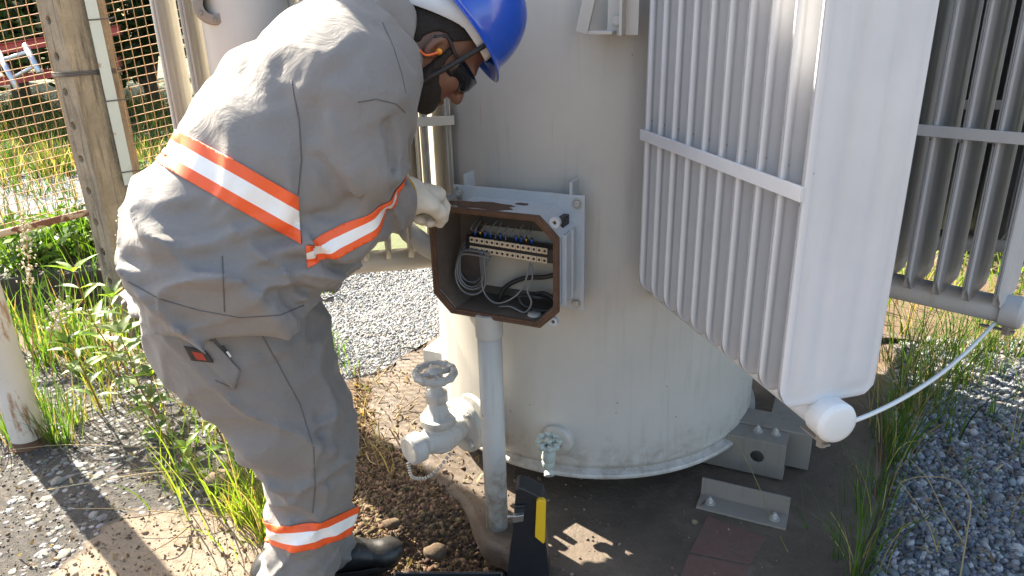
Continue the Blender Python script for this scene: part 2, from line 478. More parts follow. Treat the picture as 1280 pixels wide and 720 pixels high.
def ground_mat():
    """bare earth, gravel, stony asphalt and pale slab areas laid out by the 'tint' mask (r, g, b)"""
    t = NT('ground')
    m = t.n('Attribute'); m.attribute_name = 'tint'
    sep = t.n('SeparateColor'); t.l(m.outputs['Color'], sep.inputs[0])
    soil = t.mix((0.075, 0.048, 0.029), (0.145, 0.098, 0.06), t.noise(7, 8, 0.7))
    soil = t.mix(soil, (0.055, 0.04, 0.03), t.ramp(t.noise(24, 6, 0.7), [(0.55, 0.0), (0.75, 0.7)]))
    vc = t.n('TexVoronoi'); vc.inputs['Scale'].default_value = 62; t.l(t.co(), vc.inputs[0])
    gs = t.n('SeparateColor'); t.l(vc.outputs['Color'], gs.inputs[0])
    grav = t.ramp(gs.outputs[0], [(0.0, (0.08, 0.09, 0.105)), (0.5, (0.155, 0.17, 0.19)), (1.0, (0.27, 0.28, 0.29))])
    grav = t.mix(grav, (0.04, 0.04, 0.042), t.ramp(vc.outputs['Distance'], [(0.45, 0.0), (0.85, 1.0)]))
    va = t.n('TexVoronoi'); va.inputs['Scale'].default_value = 70; t.l(t.co(), va.inputs[0])
    asp = t.mix((0.036, 0.033, 0.031), (0.068, 0.06, 0.053), t.noise(30, 6))
    asp = t.mix(asp, (0.13, 0.105, 0.082), t.ramp(t.noise(5, 7, 0.7), [(0.52, 0.0), (0.68, 0.45)]))
    asp = t.mix(asp, (0.15, 0.155, 0.165), t.math('MULTIPLY', t.ramp(va.outputs['Distance'], [(0.22, 1.0), (0.34, 0.0)]), t.ramp(t.noise(16, 3), [(0.5, 0.0), (0.58, 0.8)])))
    conc = t.mix((0.16, 0.122, 0.088), (0.28, 0.225, 0.17), t.noise(6, 7, 0.65))
    conc = t.mix(conc, (0.12, 0.09, 0.07), t.ramp(t.noise(17, 7, 0.7), [(0.55, 0.0), (0.74, 0.7)]))
    fa = t.n('Attribute'); fa.attribute_name = 'field'
    soil = t.mix(soil, t.mix((0.045, 0.06, 0.02), (0.10, 0.11, 0.045), t.noise(5, 6, 0.7)), fa.outputs['Fac'])
    c = t.mix(soil, grav, sep.outputs[0]); c = t.mix(c, asp, sep.outputs[1]); c = t.mix(c, conc, sep.outputs[2])
    t.set(c, 0.92, 0)
    h = t.math('ADD', t.noise(30, 8, 0.7), t.math('MULTIPLY', t.math('SUBTRACT', 1.0, vc.outputs['Distance']), t.math('MULTIPLY', sep.outputs[0], 1.2)))
    t.bump(h, 0.8, 0.015)
    return t.m
MAT['ground'] = ground_mat()
MAT['kerb'] = simple('black_stained_concrete', (0.035, 0.032, 0.03), 0.85, 0, 0.5, 9, 0.5, 40)
SUN_DIR = (-.55, .52, .655); SKY_STRENGTH = 0.085; SUN_E = 5.0; EXPOSURE = 2.52
# ================================================================== TRANSFORMER
TC = Vector((0.30, 2.49, 0))
ANG = math.radians(-25.5)
T = Vector((math.cos(ANG), math.sin(ANG), 0)); N = Vector((math.sin(ANG), -math.cos(ANG), 0)); UP = Vector((0, 0, 1))
RT = 0.565
M_BOX = Matrix((T, UP, N)).transposed()      # local x right, y up, z out of the tank

def baked(o):
    """apply the modifiers of o into its own mesh"""
    dg = bpy.context.evaluated_depsgraph_get(); dg.update()
    me = bpy.data.meshes.new_from_object(o.evaluated_get(dg))
    o.modifiers.clear(); o.data = me
    return o

def cut(o, cutter_mb):
    c = cutter_mb.build('cutter')
    m = o.modifiers.new('b', 'BOOLEAN'); m.object = c; m.operation = 'DIFFERENCE'; m.solver = 'EXACT'
    bpy.context.view_layer.update()
    baked(o)
    bpy.data.objects.remove(c)
    return o

trafo = empty('transformer', (TC.x, TC.y, 0))
tag(trafo, 'pale grey oil filled transformer with round tank and finned radiators', 'transformer')
bpy.context.view_layer.update()
OFF = Matrix.Translation(-TC)
def part(mb, name, parent=None, bevel=0.0):
    """parts are modelled in world space; the parent's offset is taken out"""
    o = mb.build(name, None, bevel)
    par = parent or trafo
    o.data.transform(OFF)
    o.parent = par
    return o
# (all parts hang from an Empty at TC, and sub-parts from parts that sit on the same origin)

# --- tank with welded rim
m = MB().use(MAT['tank'])
m.lathe([(0, .135), (RT - .02, .135), (RT - .005, .145), (RT, .16), (RT, .16), (RT, 2.6), (RT, 2.6), (RT + .05, 2.6), (RT + .05, 2.6), (RT + .05, 2.625), (RT + .05, 2.625), (RT + .02, 2.63), (0, 2.67)], TC, n=128)
part(m, 'tank')
m = MB().use(MAT['tank'])
m.lathe([(RT - .01, .118), (RT + .014, .118), (RT + .014, .118), (RT + .018, .122), (RT + .018, .130), (RT + .014, .134), (RT + .014, .134), (RT + .003, .137), (RT - .01, .145)], TC, n=128)
part(m, 'tank_rim')

# --- radiators
def make_panel_mesh():
    hw, z0, z1, rc = 0.104, 0.775, 2.50, 0.045
    ws = np.array([-1, -.985, -.96, -.92, -.88, -.85, -.82, -.76, -.68] + list(np.linspace(-.6, .6, 23)) + [.68, .76, .82, .85, .88, .92, .96, .985, 1]); zs = np.concatenate([z0 + rc * (1 - np.cos(np.linspace(0, PI / 2, 7))), np.linspace(z0 + rc + .02, z1 - rc - .02, 10), z1 - rc + rc * np.sin(np.linspace(0, PI / 2, 7))])
    def half(z):
        d = max(rc - (z - z0), rc - (z1 - z), 0.0)
        return hw - (rc - math.sqrt(max(rc * rc - d * d, 0)))
    def thick(w, z):
        x = w * hw
        ed = min(hw - abs(x), z - z0, z1 - z)
        r = .0085
        bead = math.sqrt(max(r * r - (r - min(ed, 2 * r)) ** 2, 0)) if ed < 2 * r else 0
        base = max(bead, .0012 if ed < r else .0050 + 0.0050 * min(1, max(0, (ed - 2 * r) / .02)))
        fl = 0.0
        for c in (-0.036, 0.036):
            fl = max(fl, math.exp(-((x - c) / 0.011) ** 2))
        k = min(1, max(0, (min(z - z0, z1 - z) - 0.06) / 0.04))
        return base - 0.0070 * fl * k
    V = []; Fq = []
    nW, nZ = len(ws), len(zs)
    for s in (1, -1):
        for z in zs:
            h = half(z)
            for w in ws:
                V.append((w * h, s * thick(w * h / hw, z), z))
    idx = lambda s, j, i: s * nW * nZ + j * nW + i
    for j in range(nZ - 1):
        for i in range(nW - 1):
            Fq.append((idx(0, j, i), idx(0, j + 1, i), idx(0, j + 1, i + 1), idx(0, j, i + 1)))
            Fq.append((idx(1, j, i), idx(1, j, i + 1), idx(1, j + 1, i + 1), idx(1, j + 1, i)))
    for j in range(nZ - 1):
        for i in (0, nW - 1):
            q = (idx(0, j, i), idx(1, j, i), idx(1, j + 1, i), idx(0, j + 1, i))
            Fq.append(q if i else q[::-1])
    for i in range(nW - 1):
        for j in (0, nZ - 1):
            q = (idx(0, j, i), idx(0, j, i + 1), idx(1, j, i + 1), idx(1, j, i))
            Fq.append(q if j else q[::-1])
    return V, Fq
PV, PF = make_panel_mesh()

def radiator(deg, start, end_xy, mat, label, strap_z=1.185, npan=10, pitch=None, strap_side=-1, strap2=None):
    """header pipe runs from the tank outwards along deg; panels hang across it"""
    d = Vector((math.cos(math.radians(deg)), math.sin(math.radians(deg)), 0))
    w = Vector((-d.y, d.x, 0))           # panel width direction
    E0 = Vector((end_xy[0], end_xy[1], 0))
    ln = start
    m = MB().use(mat)
    m.tube([E0 - d * (ln + .14) + UP * .750, E0 + UP * .750], 0.034, 20)
    rad = part(m, 'radiator')
    m = MB().use(mat); m.tube([E0 - d * (ln + .14) + UP * 2.53, E0 + UP * 2.53], 0.034, 20); part(m, 'top_header', rad)
    rad['label'] = label
    pm = None
    for i in range(npan):
        c = E0 - d * (0.028 + pitch * i)
        if pm is None:
            ob = np_mesh('panel', PV, PF, mat, smooth=True)
            pm = ob
        else:
            ob = pm.copy(); COL.objects.link(ob)
        ob.parent = rad
        ob.matrix_local = Matrix.Translation(c - TC) @ Matrix((w, d, UP)).transposed().to_4x4()
    # flat spacer bars welded to the panel edges
    for sd in (strap_side,):
        for sz in ([strap_z] + (strap2 or [])):
            m = MB().use(mat)
            c = E0 - d * (0.034 + pitch * (npan - 1) * .5) + w * (0.106 * sd) + UP * sz
            M = Matrix((d, w, UP)).transposed()
            m.box(c, (pitch * (npan - 1) + .022, .007, .026), M, .001)
            part(m, 'strap', rad)
    m = MB().use(MAT['white_paint'] if mat is MAT['rad'] else mat)
    m.lathe([(0.0345, -.03), (0.040, -.026), (0.040, -.026), (0.041, .012), (0.041, .012), (0.038, .018), (0.030, .021), (0, .022)], E0 + UP * .750, d, 32)
    part(m, 'end_cap', rad)
    m = MB().use(MAT['skid'])
    pz = E0 - d * .006 - w * .012 + UP * .706
    m.lathe([(.013, .012), (.013, 0), (.013, 0), (.010, -.002), (.010, -.014), (.010, -.014), (0, -.014)], pz, UP, 6, False)
    m.box(pz + Vector((0, 0, -.004)) - d * .02 , (.075, .014, .004), Matrix((d, w, UP)).transposed(), .001)
    part(m, 'drain_plug', rad)
    return rad

rad1 = radiator(-75.4, .68, (.593, 1.203), MAT['rad'], 'pale radiator with a broad white outer panel', pitch=.0685)
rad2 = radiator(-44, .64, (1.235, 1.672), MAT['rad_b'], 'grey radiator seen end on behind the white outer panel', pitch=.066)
rad3 = radiator(-12, .66, (1.60, 2.20), MAT['rad_shade'], 'shaded radiator glimpsed between other panels', pitch=.066, strap2=[1.09])
for dg_ in (20, 52, 88, 140):  # radiators added behind the tank to shade the right-hand grass
    q_ = Vector((math.cos(math.radians(dg_)), math.sin(math.radians(dg_)), 0))
    radiator(dg_, .64, tuple((TC + q_ * 1.33).to_2d()), MAT['rad_shade'], 'radiator added on the far side of the tank to shade the grass', pitch=.066)
rad4 = radiator(-171, .80, (-.928, 2.11), MAT['rad_left'], 'cream radiator behind the worker', pitch=.066, npan=12, strap_side=1)

# upright pipe with bolted ring, beside the left radiator
m = MB().use(MAT['tank'])
pc = PY(304, 0, 1.99); pc.z = 0
m.lathe([(0, .83), (.09, .83), (.105, .845), (.105, .845), (.105, 2.4), (.105, 2.4), (.09, 2.42), (0, 2.42)], pc, n=40)
m.tube([pc + UP * .95, Vector((-.32, 2.30, .95))], .03, 14)
rp = part(m, 'riser_pipe')
m = MB().use(MAT['skid'])
rc = PY(266, 6, 1.905); ax = (CAM - rc); ax.z = 0; ax.normalize()
m.lathe([(.022, .0), (.022, .022), (.022, .022), (.042, .022), (.046, .016), (.046, -.03), (.046, -.03), (.022, -.03)], rc, ax, 36)
for k in range(6):
    a = k * PI / 3
    u_ = ax.cross(UP)
    m.hexbolt(rc + (UP * math.cos(a) + u_ * math.sin(a)) * .034 + ax * .022, ax, .0045, .004)
part(m, 'ring_flange', rp)

# slanting grey oil pipe that passes behind the terminal box
m = MB().use(MAT['pipe'])
m.tube([Vector((-.47, 2.24, 1.0)), PY(490, 262, 2.22), PY(512, 291, 2.16), PY(535, 309, 2.09), PY(560, 322, 2.03), Vector((-.02, 2.05, .78))], .030, 18)
part(m, 'oil_pipe')

# --- lifting lug at the top of the tank
m = MB().use(MAT['tank'])
lc = PY(786, 20, 1.885)
M = Matrix((T, UP, N)).transposed()
m.box(PY(786, 12, 1.86) , (.008, .11, .13), M, .002)
m.box(PY(771, 20, 1.84) + T * .016, (.075, .085, .008), M, .002)
m.box(PY(757, 40, 1.86), (.06, .008, .09), M, .002)
m.box(PY(738, -5, 1.87), (.03, .17, .012), Matrix.Rotation(math.radians(-14), 3, N) @ M, .002)
lug = part(m, 'lifting_lug')
m = MB().use(MAT['bolt'])
m.hexbolt(PY(773, 26, 1.835), N, .012, .012)
part(m, 'bolt', lug)

# --- terminal box
B0 = Vector((.02, 1.93, .869)); PW, PH, FW, FH, DEP, CH = .383, .317, .364, .298, .15, .051
def octo(w, h, c):
    w /= 2; h /= 2
    return [(-w, -h + c), (-w, h - c), (-w + c, h), (w - c, h), (w, h - c), (w, -h + c), (w - c, -h), (-w + c, -h)]
def bp(x, y, z): return B0 + T * (x - .005) + UP * (y - .01) + N * z
ob = bp(0, 0, 0)
m = MB().use(MAT['box'])
# painted shell between the back plate and the open front flange
m.ringprism(octo(FW - .016, FH - .016, CH), octo(FW - .026, FH - .026, CH), .004, DEP - .010, M_BOX, ob)
shell = part(m, 'terminal_box')
m = MB().use(MAT['rust'])
m.ringprism(octo(FW, FH, CH), octo(FW - .030, FH - .030, CH - .003), DEP - .010, DEP, M_BOX, ob)
m.ringprism(octo(FW - .006, FH - .006, CH), octo(FW - .018, FH - .018, CH - .002), DEP, DEP + .003, M_BOX, ob)
part(m, 'front_flange', shell, .0015)
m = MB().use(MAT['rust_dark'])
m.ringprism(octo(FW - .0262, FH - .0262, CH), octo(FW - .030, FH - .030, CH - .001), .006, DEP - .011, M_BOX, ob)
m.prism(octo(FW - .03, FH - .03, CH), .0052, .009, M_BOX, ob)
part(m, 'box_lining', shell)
m = MB().use(MAT['box'])
m.box(B0 + N * .0, (PW, PH, .008), M_BOX, .0015)
for sx in (-1, 1):   # welded studs and tabs that hold the plate to the tank
    m.box(B0 + T * (sx * PW * .40) + UP * (PH / 2 + .012) - N * .022, (.008, .04, .05), M_BOX, .001)
    m.box(B0 + T * (sx * PW * .40) - UP * (PH / 2 - .01) - N * .03, (.03, .03, .055), M_BOX, .001)
    m.box(B0 + T * (sx * PW * .40) + UP * (PH / 2 - .03) - N * .03, (.03, .03, .055), M_BOX, .001)
part(m, 'back_plate', shell)
for (x, y) in ((-.172, .138), (.172, .138), (.172, -.138), (-.172, -.138)):
    m = MB().use(MAT['bolt']); m.hexbolt(B0 + T * x + UP * y + N * .004, N, .010, .009)
    part(m, 'bolt', shell)
# lid hinge ears and the side rails
for (x, y, r) in ((FW / 2 - .015, FH / 2 - .017, .014), (FW / 2 - .020, -FH / 2 + .018, .012), (-FW / 2 + .020, FH / 2 - .018, .010)):
    m = MB().use(MAT['box'])
    m.lathe([(0, -.012), (r, -.012), (r, -.012), (r, .0), (r, .0), (.005, .0), (.005, .0), (.005, -.006), (0, -.006)], bp(x, y, DEP - .012), N, 18, False)
    m.use(MAT['rust']); m.lathe([(0, -.003), (.0045, -.003)], bp(x, y, DEP - .013), N, 10)
    part(m, 'lid_ear', shell)
m = MB().use(MAT['box'])
m.box(bp(FW / 2 - .001, 0, .055), (.012, FH * .62, .010), M_BOX, .001)
m.box(bp(FW / 2 - .001, 0, .105), (.012, FH * .62, .008), M_BOX, .001)
m.box(bp(FW / 2 - .003, 0, .080), (.006, FH * .60, .042), M_BOX, .001)
side = part(m, 'gland_plate', shell)
# rust patch where the paint flaked off the top face (a thin flake layer)
def flake(cx, cz, lx, lz, seed):
    rr = random.Random(seed); m = MB().use(MAT['rust'])
    k = 22; pts = []
    for i in range(k):
        a = i * 2 * PI / k; f = .72 + .45 * rr.random()
        pts.append((cx + lx * math.cos(a) * f, -(cz + lz * math.sin(a) * f)))
    Mt = Matrix((T, -N, UP)).transposed()
    m.prism(pts, 0, .0012, Mt, bp(0, (FH - .016) / 2 + .0002, 0))
    return part(m, 'rust_patch', shell)
flake(-.060, .085, .105, .036, 3); flake(.035, .035, .018, .010, 5)
# mounting plate, terminal strip and wires
m = MB().use(MAT['inner_plate'])
m.box(bp(.035, -.005, .022), (.25, .20, .004), M_BOX, .001)
pl = part(m, 'mounting_plate', shell)
m = MB().use(MAT['black'])
Rz = M_BOX @ Matrix.Rotation(math.radians(-2.0), 3, 'Z')
sc_ = bp(.022, .028, .062)
m.box(sc_, (.268, .038, .040), Rz, .002)
m.box(sc_ + T * .138 - N * .004, (.012, .047, .044), Rz, .002)
m.use(MAT['beige'])
nb = 15
for r_ in (1, -1):
    for k in range(nb):
        x = -.114 + k * .0150
        m.box(sc_ + Rz @ Vector((x, r_ * .0125, .0205)), (.0138, .0160, .004), Rz, .0006)
m.use(MAT['black'])
for r_ in (1, -1):
    for k in range(nb):
        x = -.114 + k * .0150
        m.lathe([(.0038, 0), (.0038, .0006), (.0038, .0006), (0, .0006)], sc_ + Rz @ Vector((x, r_ * .013, .0225)), Rz @ Vector((0, 0, 1)), 8, False)
        if r_ == 1: m.box(sc_ + Rz @ Vector((x, 0, .0205)), (.010, .010, .0035), Rz)
part(m, 'terminal_strip', shell)
def curve(P, n=24):
    """Catmull-Rom through the points"""
    P = [Vector(p) for p in P]; out = []
    Q = [P[0] * 2 - P[1]] + P + [P[-1] * 2 - P[-2]]
    for i in range(1, len(Q) - 2):
        for k in range(n):
            t = k / n; a, b, c, d = Q[i - 1], Q[i], Q[i + 1], Q[i + 2]
            out.append(.5 * ((2 * b) + (c - a) * t + (2 * a - 5 * b + 4 * c - d) * t * t + (3 * b - a - 3 * c + d) * t ** 3))
    out.append(P[-1]); return out
rr = random.Random(4)
for k, x in enumerate((-.114, -.099, -.084, -.069, -.054, -.039, -.024, .006, .021, .036, .051)):
    top = bp(.022 + x + rr.uniform(-.006, .006) + .01, .105 + rr.uniform(-.004, .012), .04)
    foot = sc_ + Rz @ Vector((x, .019, 0.002))
    mid = (top + foot) * .5 + N * rr.uniform(.02, .05) + T * rr.uniform(-.006, .006)
    m = MB().use(MAT['wire_grey']); m.tube(curve([top, mid, foot + UP * .012, foot], 10), .0019, 7)
    w_ = part(m, 'wire', shell)
    if k not in (4, 6):
        m = MB().use(MAT['brass'] if k in (1, 9) else MAT['blue_lug']); m.tube([foot + UP * .001, foot + UP * .016], .0036, 8)
        part(m, 'ferrule', w_)
m = MB().use(MAT['wire_black'])
m.box(bp(.03, .098, .045), (.20, .030, .05), M_BOX, .004)
part(m, 'wire_duct', shell)
for k in range(6):   # coil of grey cable in the left corner
    r0 = .034 + .006 * (k % 3); pts = []
    c0 = bp(-.112 + .004 * k, -.045 - .004 * (k % 2), .06 + .008 * k)
    pts.append(c0 + T * .06 + UP * (.075 - .004 * k)); pts.append(c0 + T * .0 + UP * (.078 - .004 * k)); pts.append(c0 - T * .028 + UP * .05)
    for a in np.linspace(PI * .95, PI * 2.05, 9):
        pts.append(c0 + T * (math.cos(a) * r0) + UP * (math.sin(a) * r0 * 1.25) + N * .004 * math.sin(a * 2))
    pts.append(c0 + T * (r0 - .004) + UP * .06)
    m = MB().use(MAT['wire_grey']); m.tube(curve(pts, 6), .0027, 8); part(m, 'cable', shell)
def wirepath(name, mat, r, pts):
    m = MB().use(mat); m.tube(curve([bp(*p) for p in pts], 10), r, 9); part(m, name, shell)
wirepath('cable', MAT['wire_grey'], .0024, [(.075, -.002, .08), (.072, -.03, .09), (.055, -.075, .10), (.02, -.105, .11), (-.02, -.115, .11), (-.055, -.09, .10), (-.06, -.05, .09), (-.045, .0, .07)])
wirepath('cable', MAT['wire_grey'], .0024, [(.08, -.002, .08), (.085, -.04, .09), (.075, -.07, .10), (.09, -.10, .11), (.07, -.13, .11), (.03, -.12, .11), (-.01, -.13, .10)])
wirepath('cable', MAT['wire_black'], .0065, [(.16, -.025, .04), (.11, -.045, .05), (.04, -.06, .05), (-.01, -.09, .055), (-.03, -.13, .06)])
wirepath('cable', MAT['wire_black'], .0055, [(.15, -.11, .05), (.10, -.09, .09), (.05, -.095, .09), (.06, -.12, .09), (.12, -.125, .09), (.15, -.105, .08), (.11, -.085, .07), (.06, -.10, .07)])
m = MB().use(MAT['inner_plate']); m.lathe([(0, .006), (.017, .006), (.018, .004), (.018, 0)], bp(.098, -.1335, .11), UP, 24); part(m, 'gland_cap', shell)
m = MB().use(MAT['wire_black']); m.box(bp(.155, .02, .05), (.018, .21, .05), M_BOX, .004); part(m, 'wire_duct', shell)

# --- conduit from the box into the earth
top = bp(0, 0, DEP * .5); base = PZ(620, 700, 0)
cx = PY(617.5, 560, 1.832); cx.z = 0
m = MB().use(MAT['pipe'])
m.tube([Vector((cx.x, cx.y, -.2)), Vector((cx.x, cx.y, .715))], .0335, 28)
cond = part(m, 'conduit')
m = MB().use(MAT['pipe'])
m.lathe([(.0337, .0), (.0375, .001), (.0375, .001), (.0375, .068), (.0375, .068), (.03, .07)], Vector((cx.x, cx.y, .650)), UP, 28)
part(m, 'coupling', cond)

# --- gate valve and its flange
HW = PY(538, 469, 1.93)
def handwheel(mb, c, R, r, ax, knobs, rk, hub, spokes=4):
    ax = Vector(ax).normalized(); a = Vector((1, 0, 0)); u = (a - ax * a.dot(ax)).normalized(); w = ax.cross(u)
    pts = [c + (u * math.cos(k * 2 * PI / 36) + w * math.sin(k * 2 * PI / 36)) * R for k in range(37)]
    mb.tube(pts, r, 10, False)
    for k in range(knobs):
        a = k * 2 * PI / knobs; p = c + (u * math.cos(a) + w * math.sin(a)) * R
        mb.tube([p - ax * rk * 1.2, p - ax * rk * .6, p + ax * rk * .6, p + ax * rk * 1.2], [rk * .7, rk * 1.15, rk * 1.15, rk * .7], 8)
    for k in range(spokes):
        a = k * 2 * PI / spokes + .4; p = c + (u * math.cos(a) + w * math.sin(a)) * R
        mb.tube([c, p], r * .8, 8)
    mb.lathe([(0, r * 1.6), (hub * .8, r * 1.6), (hub, r), (hub, r), (hub, -r * 1.5), (0, -r * 1.5)], c, ax, 16)
va = Vector((.62, .55, -.0)).normalized()          # bore axis, towards the tank
vc = Vector((HW.x + .012, HW.y + .012, .31))
m = MB().use(MAT['valve'])
m.lathe([(0, -.092), (.030, -.092), (.030, -.092), (.037, -.088), (.037, -.088), (.037, -.058), (.037, -.058), (.028, -.054), (.030, -.035), (.042, -.01), (.044, .012), (.036, .045), (.031, .06), (.031, .075)], vc, va, 26)
m.lathe([(.040, -.02), (.036, .02), (.034, .038), (.034, .038), (.043, .040), (.043, .058), (.043, .058), (.030, .060), (.024, .085), (.020, .098), (.020, .098), (.027, .10), (.027, .122), (.027, .122), (.017, .124), (.015, .15)], vc, UP, 22)
VS = lambda mb: [setattr(v, 'co', HW0 + (v.co - HW0) * 1.24) for v in mb.bm.verts]
HW0 = Vector((vc.x, vc.y, HW.z))
VS(m); val = part(m, 'oil_valve')
m = MB().use(MAT['valve'])
m.lathe([(.031, .066), (.068, .067), (.070, .069), (.070, .069), (.070, .082), (.070, .082), (.068, .084), (.034, .085), (.034, .085), (.034, .098), (.034, .098), (.070, .099), (.070, .099), (.070, .113), (.070, .113), (.036, .114), (.036, .22)], vc, va, 36)
u_ = va.cross(UP)
for k in range(4):
    a = k * PI / 2 + .6
    m.hexbolt(vc + va * .066 + (UP * math.cos(a) + u_ * math.sin(a)) * .055, -va, .008, .009)
VS(m); part(m, 'flange', val)
m = MB().use(MAT['valve'])
handwheel(m, Vector((vc.x, vc.y, HW.z)), .045, .0088, UP + Vector((.02, -.05, 0)), 12, .0082, .018)
VS(m); hwo = part(m, 'handwheel', val)
m = MB().use(MAT['bolt']); m.tube([Vector((vc.x, vc.y, .43)), Vector((vc.x, vc.y, HW.z + .016))], .007, 10); VS(m); part(m, 'stem', val)
m = MB().use(MAT['valve'])
ch0 = vc - va * .095 - UP * .03
chp = curve([ch0, ch0 + Vector((.01, -.01, -.035)), ch0 + Vector((.05, .01, -.045)), vc + Vector((.03, 0, -.045))], 14)
for i in range(0, len(chp) - 1, 2):
    m.tube([chp[i], chp[min(i + 1, len(chp) - 1)]], .0042, 7)
VS(m); part(m, 'cap_chain', val)

# --- small drain valve at the rim
dv = PY(686, 570, 1.865)
m = MB().use(MAT['tank'])
m.lathe([(.05, -.08), (.05, 0), (.05, 0), (.046, .006), (.02, .008)], dv + Vector((.028, .075, .002)), N, 32)
dr = part(m, 'drain_flange')
m = MB().use(MAT['drain'])
m.tube([dv + Vector((.02, .06, 0)), dv + Vector((0, 0, 0))], .014, 16)
m.lathe([(0, -.048), (.010, -.048), (.016, -.040), (.020, -.022), (.017, -.016), (.017, -.016), (.022, -.006), (.019, .018), (.014, .024), (.014, .024), (.017, .026), (.017, .034), (.008, .036), (.008, .05)], dv, Vector((.05, -.12, 1)), 20)
m.lathe([(.015, 0), (.015, .014), (.015, .014), (0, .016)], dv + UP * -.048 + Vector((0, -.008, 0)), Vector((0, -.75, -.6)), 8, False)
part(m, 'valve_body', dr)
m = MB().use(MAT['drain'])
handwheel(m, dv + UP * .048, .0300, .0068, Vector((0.0, -.25, 1)), 8, .0085, .011)
part(m, 'handwheel', dr)

# --- skid beams under the tank
Rb = Vector((.858, 2.01, 0))
m = MB().use(MAT['skid'])
Mb = Matrix((T, N, UP)).transposed()
m.box(Rb - T * .55 + N * .004 + UP * .095, (1.1, .008, .13), Mb, .002)          # front web
m.box(Rb - T * .55 - N * .036 + UP * .157, (1.1, .072, .007), Mb, .001)          # top flange
m.box(Rb - T * .55 - N * .036 + UP * .033, (1.1, .072, .007), Mb, .001)
bm_ = part(m, 'skid_beam')
mc = MB().use(MAT['skid']); hp = PZ(952, 594, .09)
hp = Rb - T * .085 + UP * .098
mc.lathe([(0, -.05), (.022, -.05), (.022, .05), (0, .05)], hp, N, 24)
cut(bm_, mc)
m = MB().use(MAT['skid'])
m.box(Rb + T * .05 - T * .55 - N * .125 + UP * .10, (1.14, .10, .135), Mb, .004)
b2 = part(m, 'skid_beam')
m = MB().use(MAT['skid'])
m.box(Rb - T * .02 - N * .30 + UP * .10, (.10, .34, .12), Mb, .004)
b3 = part(m, 'skid_beam')
for (dx, dn) in ((-.055, -.045), (-.0, -.05)):
    m = MB().use(MAT['bolt']); m.hexbolt(Rb + T * (dx - .04) + N * dn + UP * .161, UP, .0105, .012, .008); part(m, 'bolt', bm_)
m = MB().use(MAT['skid'])
Ra = Vector((.815, 1.838, 0))
m.box(Ra - T * .13 + UP * .0545 , (.262, .008, .066), Mb, .001)
m.box(Ra - T * .13 + UP * .0265 + N * .039, (.262, .070, .008), Mb, .001)
an = part(m, 'foot_angle')
for dx in (-.035, -.225):
    m = MB().use(MAT['bolt']); m.hexbolt(Ra + T * dx + N * .040 + UP * .0305, UP, .0105, .012, .008); part(m, 'bolt', an)
# grey steel foot with a wire eye, left of the valve
m = MB().use(MAT['valve'])
fp = PZ(548, 440, .24)
m.box(fp + Vector((.03, .07, -.12)), (.13, .16, .24), Mb, .004)
ft = part(m, 'tank_foot')
m = MB().use(MAT['wire_black'])
q = PZ(520, 440, .24)
m.tube(curve([PZ(524, 437, .245), PZ(508, 434, .25), PZ(500, 437, .24), PZ(501, 448, .22), PZ(512, 449, .22)], 8), .003, 7)
part(m, 'wire_eye', ft)

# --- thin white drain hose between the two radiator caps
hs = [(1056, 530, 1.205), (1090, 517, 1.25), (1130, 497, 1.33), (1172, 470, 1.44), (1208, 440, 1.55), (1230, 418, 1.63), (1243, 404, 1.67)]
m = MB().use(MAT['white_paint'])
m.tube(curve([PY(*h) for h in hs], 8), .0046, 12)
part(m, 'hose')

# ================================================================== FENCE
def pframe(nr):
    nr = Vector(nr).normalized(); return nr, Vector((-nr.y, nr.x, 0))
nR = Vector((.86, -.51, 0)).normalized(); dR = Vector((.51, .86, 0)).normalized()
nL = Vector((-.51, -.86, 0)).normalized(); dL = Vector((-.86, .51, 0)).normalized()
K = PY(93, 105, 3.33); K.z = 0
post = empty('concrete_post', K + dR * .11 + dL * .07)
tag(post, 'weathered concrete fence post with a row of holes and a wire tie', 'post')
po = Matrix.Translation(-(K + dR * .11 + dL * .07))
m = MB().use(MAT['post'])
a, b = .22, .14
m.prism([(0, 0), (a * .5, 0), (a, 0), (a, b * .5), (a, b), (.012, b), (0, b), (0, b * .72), (-.0, .03)], -.2, 2.15, Matrix((dR, dL, UP)).transposed(), K)
pb = m.build('post_body', None); pb.data.transform(po); pb.parent = post
mc = MB().use(MAT['kerb'])
for k in range(9):
    z = .28 + k * .148
    mc.lathe([(0, -.05), (.019, -.05), (.019, .02), (0, .02)], K + dL * .085 + UP * z, nL, 14)
cut(pb, mc)
bv = pb.modifiers.new('bevel', 'BEVEL'); bv.width = .006; bv.segments = 2; bv.limit_method = 'ANGLE'
m = MB().use(MAT['seam'])
z = PY(93, 96, 3.33).z
loop = [K + dL * .145 - dR * .004, K - (dR + dL) * .005, K + dR * .224 - dL * .004, K + dR * .226 + dL * .144, K + dL * .145 - dR * .004]
for k in range(3):
    m.tube([p + UP * (z + k * .007 + (i % 2) * .004) for i, p in enumerate(loop)], .0035, 7)
wt = m.build('wire_tie', None); wt.data.transform(po); wt.parent = post

